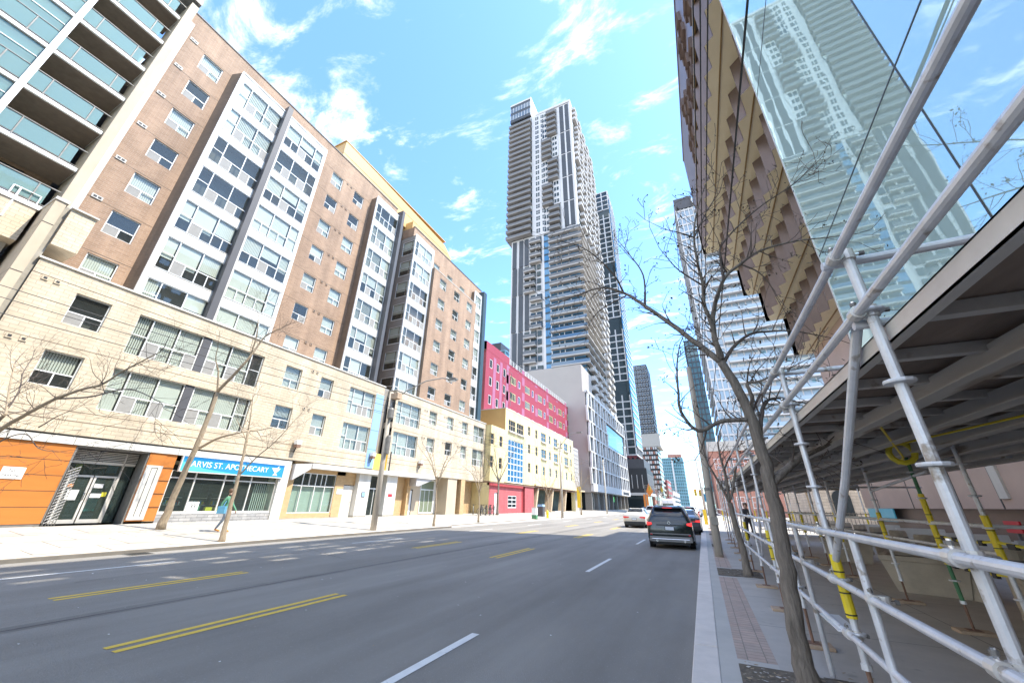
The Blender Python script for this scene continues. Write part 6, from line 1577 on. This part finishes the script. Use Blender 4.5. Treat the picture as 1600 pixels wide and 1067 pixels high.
def suv_extra(t):
    b = MB(); b.box(-.52, .52, -.035, .0, .90, .935, 'trim_black'); b.torus((0, -.035, 1.0), 'y', .055, .010, 'chrome', 14, 5); b.build('handle_strip', t)
    b = MB(); b.prism([(.40, 1.60), (.22, 1.585), (.22, 1.605), (.45, 1.655)], 'x', -.56, .56, 'trim_black'); s = b.build('spoiler', t)
    b = MB(); b.box(-.2, .2, .205, .225, 1.585, 1.605, 'brake_red'); b.build('brake_light', s)
    b = MB(); b.tube([(.05, .06, 1.10), (-.36, .11, 1.16)], .012, 'trim_black', 5); b.build('wiper', t)
    b = MB(); b.box(-.80, .80, -.06, .05, .56, .60, 'trim_grey'); b.box(-.80, -.72, -.075, .02, .53, .57, 'red_sign'); b.box(.72, .80, -.075, .02, .53, .57, 'red_sign'); b.tube([(-.55, -.08, .31), (-.55, .1, .31)], .05, 'chrome', 8); b.tube([(.55, -.08, .31), (.55, .1, .31)], .05, 'chrome', 8); b.build('reflector', t)
SUV = [(-.02, .46, .66, .62, .84, .86, .85, 1.00, .76), (.05, .32, .80, .60, .90, .98, .88, 1.10, .76), (.22, .28, .84, .62, .915, 1.02, .89, 1.34, .70), (.42, .26, .84, .62, .92, 1.03, .89, 1.56, .64), (.75, .26, .84, .62, .92, 1.03, .89, 1.63, .64), (1.6, .26, .84, .62, .92, 1.02, .89, 1.66, .64), (2.5, .26, .84, .62, .92, 1.0, .89, 1.63, .63), (3.0, .26, .84, .62, .92, 1.0, .89, 1.45, .66), (3.45, .26, .84, .62, .915, 1.0, .87, 1.10, .70), (4.0, .27, .82, .62, .90, .92, .82, 1.00, .66), (4.45, .34, .70, .60, .82, .80, .74, .88, .58), (4.58, .45, .60, .60, .70, .74, .64, .78, .50)]
suv = car('parked_car', 'black sport utility car with red tail lights waiting in the kerb lane', 'car', 'paint_black', SUV, (.86, 3.62), .355, (.70, .90, .88, 1.03, .22), (.14, .40, 2.62, 3.36), ((.75, 1.45), (1.5, 2.55)), .79, None, 'brake_red', 'trim_grey', suv_extra)
suv.location = (-1.45, 18.95, 0); suv.rotation_euler = (0, 0, rad(1.5))
SED = [(-.02, .42, .62, .60, .82, .82, .80, .92, .66), (.05, .30, .78, .60, .88, .93, .85, 1.02, .70), (.35, .26, .82, .60, .905, .96, .86, 1.06, .68), (.70, .24, .82, .60, .91, .96, .87, 1.12, .66), (1.35, .24, .82, .60, .91, .96, .87, 1.40, .58), (2.0, .24, .82, .60, .91, .95, .87, 1.44, .58), (2.6, .24, .82, .60, .91, .94, .86, 1.38, .59), (3.1, .24, .82, .60, .91, .93, .86, 1.14, .63), (3.5, .24, .82, .60, .905, .92, .84, .98, .66), (4.2, .26, .80, .58, .88, .84, .78, .90, .60), (4.6, .40, .62, .58, .72, .72, .64, .76, .50)]
sed = car('parked_car', 'silver saloon car driving in the sunlit left lane', 'car', 'paint_silver', SED, (.95, 3.6), .33, (.42, .86, .72, .86, .2), (.78, 1.30, 2.68, 3.05), ((1.2, 1.85), (1.9, 2.7)), .66, None, 'tail_red', 'trim_black')
sed.location = (-5.25, 34.6, 0)
drk = car('parked_car', 'dark grey saloon just ahead of the black sport utility car', 'car', 'paint_grey', SED, (.95, 3.6), .33, (.42, .86, .72, .86, .2), (.78, 1.30, 2.68, 3.05), ((1.2, 1.85), (1.9, 2.7)), .66, None, 'brake_red', 'trim_black')
drk.location = (-1.2, 29.5, 0)
VAN = [(-.02, .40, .80, .60, .94, 1.2, .95, 2.40, .74), (.05, .34, .90, .62, .98, 1.25, .98, 2.58, .80), (.6, .32, .92, .62, .99, 1.25, .99, 2.66, .80), (3.5, .32, .92, .62, .99, 1.25, .99, 2.66, .80), (4.2, .32, .92, .62, .99, 1.2, .98, 2.45, .78), (4.9, .32, .92, .62, .98, 1.15, .95, 1.5, .80), (5.4, .34, .88, .62, .95, 1.0, .88, 1.2, .74), (5.7, .5, .7, .62, .8, .9, .74, 1.0, .6)]
def van_extra(t):
    b = MB(); b.box(-.72, .72, -.045, -.015, 1.35, 2.05, 'car_glass'); b.build('back_window', t)
    b = MB(); b.box(-.01, .01, -.05, -.02, .5, 2.4, 'trim_grey'); b.build('door_seam', t)
van = car('delivery_van', 'tall white delivery van among the queue ahead', 'van', 'paint_white', VAN, (1.1, 4.5), .36, (.84, .95, 1.0, 1.5, .08), (4.3, 4.85), ((3.6, 4.2),), .7, None, 'tail_red', 'trim_black', van_extra)
van.location = (-4.5, 62, 0)
def again(src, loc, lab, paint=None):
    c = copy_tree(src); c.location = loc; c['label'] = lab; c['group'] = 'cars queueing along the street'
    if paint:
        for ch in c.children:
            if ch.name.startswith('body'): ch.data = ch.data.copy(); ch.data.materials[0] = M[paint]
    return c
again(suv, (-5.0, 46.5, 0), 'white sport utility car ahead of the silver saloon', 'paint_white')
again(sed, (-1.6, 40.5, 0), 'pale saloon second ahead in the kerb lane queue', 'paint_silver')
again(suv, (-1.5, 49, 0), 'white tall car third ahead in the kerb lane queue', 'paint_white')
again(sed, (-1.5, 58, 0), 'red saloon further up the kerb lane queue', 'paint_red')
again(suv, (-1.6, 68, 0), 'pale sport utility car far up the kerb lane queue', 'paint_silver')
again(sed, (-5.0, 76, 0), 'dark saloon far ahead in the middle lane', 'paint_grey')
again(suv, (-9.0, 84, 0), 'grey sport utility car far away in the turning lane', 'paint_grey')
again(sed, (-12.6, 100, 0), 'white saloon far away in the far kerb lane', 'paint_white')
again(sed, (-1.5, 80, 0), 'white saloon last visible in the kerb lane queue', 'paint_white')

# ------------------------------------------------------------------ people
def person(label, loc, rz, height, top, legs, shoes, stride=.28, bag=None, hairkey='hair'):
    t = thing('person', label, 'person', loc, local=True)
    k = height / 1.75
    J = {'pel': (0, 0, .95, .15), 'wst': (0, .01, 1.10, .14), 'chs': (0, .0, 1.30, .165), 'nck': (0, -.005, 1.47, .062), 'hd1': (0, .02, 1.55, .075), 'hd2': (0, .025, 1.64, .098), 'hd3': (0, .015, 1.72, .07)}
    E_ = [('pel', 'wst'), ('wst', 'chs'), ('chs', 'nck'), ('nck', 'hd1'), ('hd1', 'hd2'), ('hd2', 'hd3')]
    for s2, nm in ((1, 'R'), (-1, 'L')):
        f = s2 * stride
        J.update({nm + 'hip': (s2 * .10, 0, .90, .105), nm + 'kne': (s2 * .105, f * .5 + .05, .50, .068), nm + 'ank': (s2 * .11, f - (.06 if f < 0 else 0), .09, .045), nm + 'toe': (s2 * .12, f + .17, .045, .042),
                  nm + 'sho': (s2 * .185, 0, 1.40, .068), nm + 'elb': (s2 * .25, -f * .35 - .03, 1.13, .046), nm + 'wri': (s2 * .24, -f * .7 + .08, .90, .034), nm + 'plm': (s2 * .235, -f * .75 + .10, .83, .036)})
        E_ += [('pel', nm + 'hip'), (nm + 'hip', nm + 'kne'), (nm + 'kne', nm + 'ank'), (nm + 'ank', nm + 'toe'), ('chs', nm + 'sho'), (nm + 'sho', nm + 'elb'), (nm + 'elb', nm + 'wri'), (nm + 'wri', nm + 'plm')]
        bx, by, bz, _ = J[nm + 'plm']
        for q, (dx, dl) in enumerate(((-.024, .07), (-.008, .082), (.008, .078), (.024, .06))):
            J[nm + 'f%d' % q] = (bx + dx * .4, by + dx, bz - .045, .011); J[nm + 'g%d' % q] = (bx - s2 * .012, by + dx + .01, bz - .045 - dl * .6, .009)
            E_ += [(nm + 'plm', nm + 'f%d' % q), (nm + 'f%d' % q, nm + 'g%d' % q)]
        J[nm + 't'] = (bx - s2 * .03, by + .045, bz - .03, .011); E_ += [(nm + 'plm', nm + 't')]
    J['nose'] = (0, .125, 1.635, .016); E_.append(('hd2', 'nose'))
    names = list(J); me = bpy.data.meshes.new('figure'); me.from_pydata([Vector(J[n][:3]) * k for n in names], [(names.index(a), names.index(c)) for a, c in E_], [])
    ob = bpy.data.objects.new('figure', me); C.objects.link(ob)
    md = ob.modifiers.new('skin', 'SKIN'); md.use_smooth_shade = True
    for i, n in enumerate(names): r = J[n][3] * k; me.skin_vertices[0].data[i].radius = (r, r * (.8 if n in ('chs', 'wst', 'pel') else 1))
    me.skin_vertices[0].data[0].use_root = True
    sb_ = ob.modifiers.new('sub', 'SUBSURF'); sb_.levels = 1; sb_.render_levels = 1
    dg = bpy.context.evaluated_depsgraph_get(); m2 = bpy.data.meshes.new_from_object(ob.evaluated_get(dg)); bpy.data.objects.remove(ob)
    m2.materials.clear()
    for key in ('skin', top, legs, shoes): m2.materials.append(M[key])
    for p in m2.polygons:
        x, y, z = p.center / k; p.use_smooth = True
        p.material_index = 0 if (z > 1.47 or (z < .87 and abs(x) > .20 and z > .6)) else (1 if (z > .93 or abs(x) > .2) else (3 if z < .12 else 2))
    o = bpy.data.objects.new('body', m2); C.objects.link(o); o.parent = t
    b = MB(); b.lathe([(.088 * k, 1.60 * k), (.112 * k, 1.66 * k), (.105 * k, 1.74 * k), (.06 * k, 1.79 * k), (.01, 1.80 * k)], (0, -.015, 0), hairkey, 12); b.build('hair', t, smooth=True)
    if bag: b = MB(); b.box(.22, .36, -.18, .14, .75 * k, 1.05 * k, bag); b.tube([(.29, 0, 1.05 * k), (.1, 0, 1.42 * k)], .02, bag, 5); b.build('shoulder_bag', t, bevel=.03)
    t.location = loc; t.rotation_euler = (0, 0, rz); return t
person('pedestrian in green jacket and grey trousers with blue bag passing the pharmacy', (-19.2, 10.84, walk_z(-19.2)), rad(-60), 1.72, 'cloth_green', 'cloth_jeans', 'shoe_orange', .26, 'cloth_blue')
person('pedestrian in black clothes walking under the scaffold', (2.1, 25.5, .13), rad(170), 1.75, 'cloth_black', 'cloth_black', 'ink', .2)

# ------------------------------------------------------------------ camera, sun, sky
fwd = Vector((math.sin(-.450214026) * math.cos(.414110923), math.cos(-.450214026) * math.cos(.414110923), math.sin(.414110923)))
r0 = Vector((math.cos(-.450214026), -math.sin(-.450214026), 0)); u0 = r0.cross(fwd); ro = .0195654655
rv = r0 * math.cos(ro) + u0 * math.sin(ro); uv = -r0 * math.sin(ro) + u0 * math.cos(ro)
cam = bpy.data.objects.new('camera', bpy.data.cameras.new('camera')); C.objects.link(cam)
cam.matrix_world = Matrix(((rv.x, uv.x, -fwd.x, 0), (rv.y, uv.y, -fwd.y, 0), (rv.z, uv.z, -fwd.z, 1.65), (0, 0, 0, 1)))
cam.data.sensor_width = 36; cam.data.lens = 574.890667 / 1600 * 36; cam.data.clip_start = .05; cam.data.clip_end = 6000
S.camera = cam
EL, AZ = rad(56), rad(12)           # azimuth measured from +X towards +Y
sd = Vector((math.cos(EL) * math.cos(AZ), math.cos(EL) * math.sin(AZ), math.sin(EL)))
sun = bpy.data.lights.new('sun', 'SUN'); sun.energy = 2.15; sun.angle = rad(.5); sun.color = (1, .93, .80)
so = bpy.data.objects.new('sun', sun); C.objects.link(so); so.rotation_euler = (-sd).to_track_quat('-Z', 'Y').to_euler()
W = bpy.data.worlds.new('World'); S.world = W; W.use_nodes = True
nt_ = W.node_tree; N, L = nt_.nodes, nt_.links
bg = N['Background']; bg.inputs['Strength'].default_value = .15
sk = N.new('ShaderNodeTexSky'); sk.sky_type = 'NISHITA'; sk.sun_disc = False; sk.sun_elevation = EL; sk.sun_rotation = PI / 2 - AZ
sk.altitude = 100; sk.air_density = 1.0; sk.dust_density = .6; sk.ozone_density = 1.6
tc = N.new('ShaderNodeTexCoord'); sp = N.new('ShaderNodeSeparateXYZ'); L.new(tc.outputs['Generated'], sp.inputs[0])
mz = N.new('ShaderNodeMath'); mz.operation = 'MAXIMUM'; L.new(sp.outputs[2], mz.inputs[0]); mz.inputs[1].default_value = .06
dx = N.new('ShaderNodeMath'); dx.operation = 'DIVIDE'; L.new(sp.outputs[0], dx.inputs[0]); L.new(mz.outputs[0], dx.inputs[1])
dy = N.new('ShaderNodeMath'); dy.operation = 'DIVIDE'; L.new(sp.outputs[1], dy.inputs[0]); L.new(mz.outputs[0], dy.inputs[1])
cb = N.new('ShaderNodeCombineXYZ'); L.new(dx.outputs[0], cb.inputs[0]); L.new(dy.outputs[0], cb.inputs[1])
mp = N.new('ShaderNodeMapping'); mp.inputs['Rotation'].default_value = (0, 0, rad(25)); mp.inputs['Scale'].default_value = (2.3, 4.2, 1); mp.inputs['Location'].default_value = (3.3, 1.2, 0)
L.new(cb.outputs[0], mp.inputs['Vector'])
nz = N.new('ShaderNodeTexNoise'); nz.inputs['Scale'].default_value = 1.5; nz.inputs['Detail'].default_value = 12; nz.inputs['Roughness'].default_value = .64; nz.inputs['Distortion'].default_value = .45
L.new(mp.outputs[0], nz.inputs['Vector'])
rp = N.new('ShaderNodeMapRange'); rp.inputs['From Min'].default_value = .525; rp.inputs['From Max'].default_value = .80; rp.interpolation_type = 'SMOOTHSTEP'
def M_(op, a, c_):
    n_ = N.new('ShaderNodeMath'); n_.operation = op; n_.use_clamp = False
    for i_, q_ in enumerate((a, c_)):
        if isinstance(q_, (int, float)): n_.inputs[i_].default_value = q_
        else: L.new(q_, n_.inputs[i_])
    return n_.outputs[0]
def clamp01(q_): return M_('MINIMUM', M_('MAXIMUM', q_, 0.0), 1.0)
# cloud added behind the camera as neutral fill light, heavier low in the west
back = clamp01(M_('MULTIPLY', sp.outputs[1], -1.6)); west = clamp01(M_('MULTIPLY', M_('ADD', M_('MULTIPLY', sp.outputs[0], -1.0), -.50), 5.0))
thick = M_('ADD', M_('MULTIPLY', back, .17), M_('MULTIPLY', west, .10))
L.new(M_('ADD', nz.outputs['Fac'], thick), rp.inputs['Value'])
mx = N.new('ShaderNodeMix'); mx.data_type = 'RGBA'
cf = N.new('ShaderNodeMath'); cf.operation = 'MULTIPLY'; cf.inputs[1].default_value = .8; L.new(rp.outputs['Result'], cf.inputs[0])
L.new(cf.outputs[0], mx.inputs['Factor']); gr = N.new('ShaderNodeVectorMath'); gr.operation = 'MULTIPLY'; gr.inputs[1].default_value = (.66, .86, 1.04); L.new(sk.outputs[0], gr.inputs[0]); L.new(gr.outputs[0], mx.inputs['A']); mx.inputs['B'].default_value = (5.4, 5.2, 4.9, 1)
L.new(mx.outputs['Result'], bg.inputs['Color'])
S.view_settings.view_transform = 'Standard'; S.view_settings.look = 'None'; S.view_settings.gamma = 1; S.view_settings.exposure = 2.0
S.cycles.max_bounces = 8; S.cycles.diffuse_bounces = 4; S.cycles.glossy_bounces = 4; S.cycles.transparent_max_bounces = 12
S.cycles.caustics_reflective = False; S.cycles.caustics_refractive = False
S.cycles.use_denoising = True
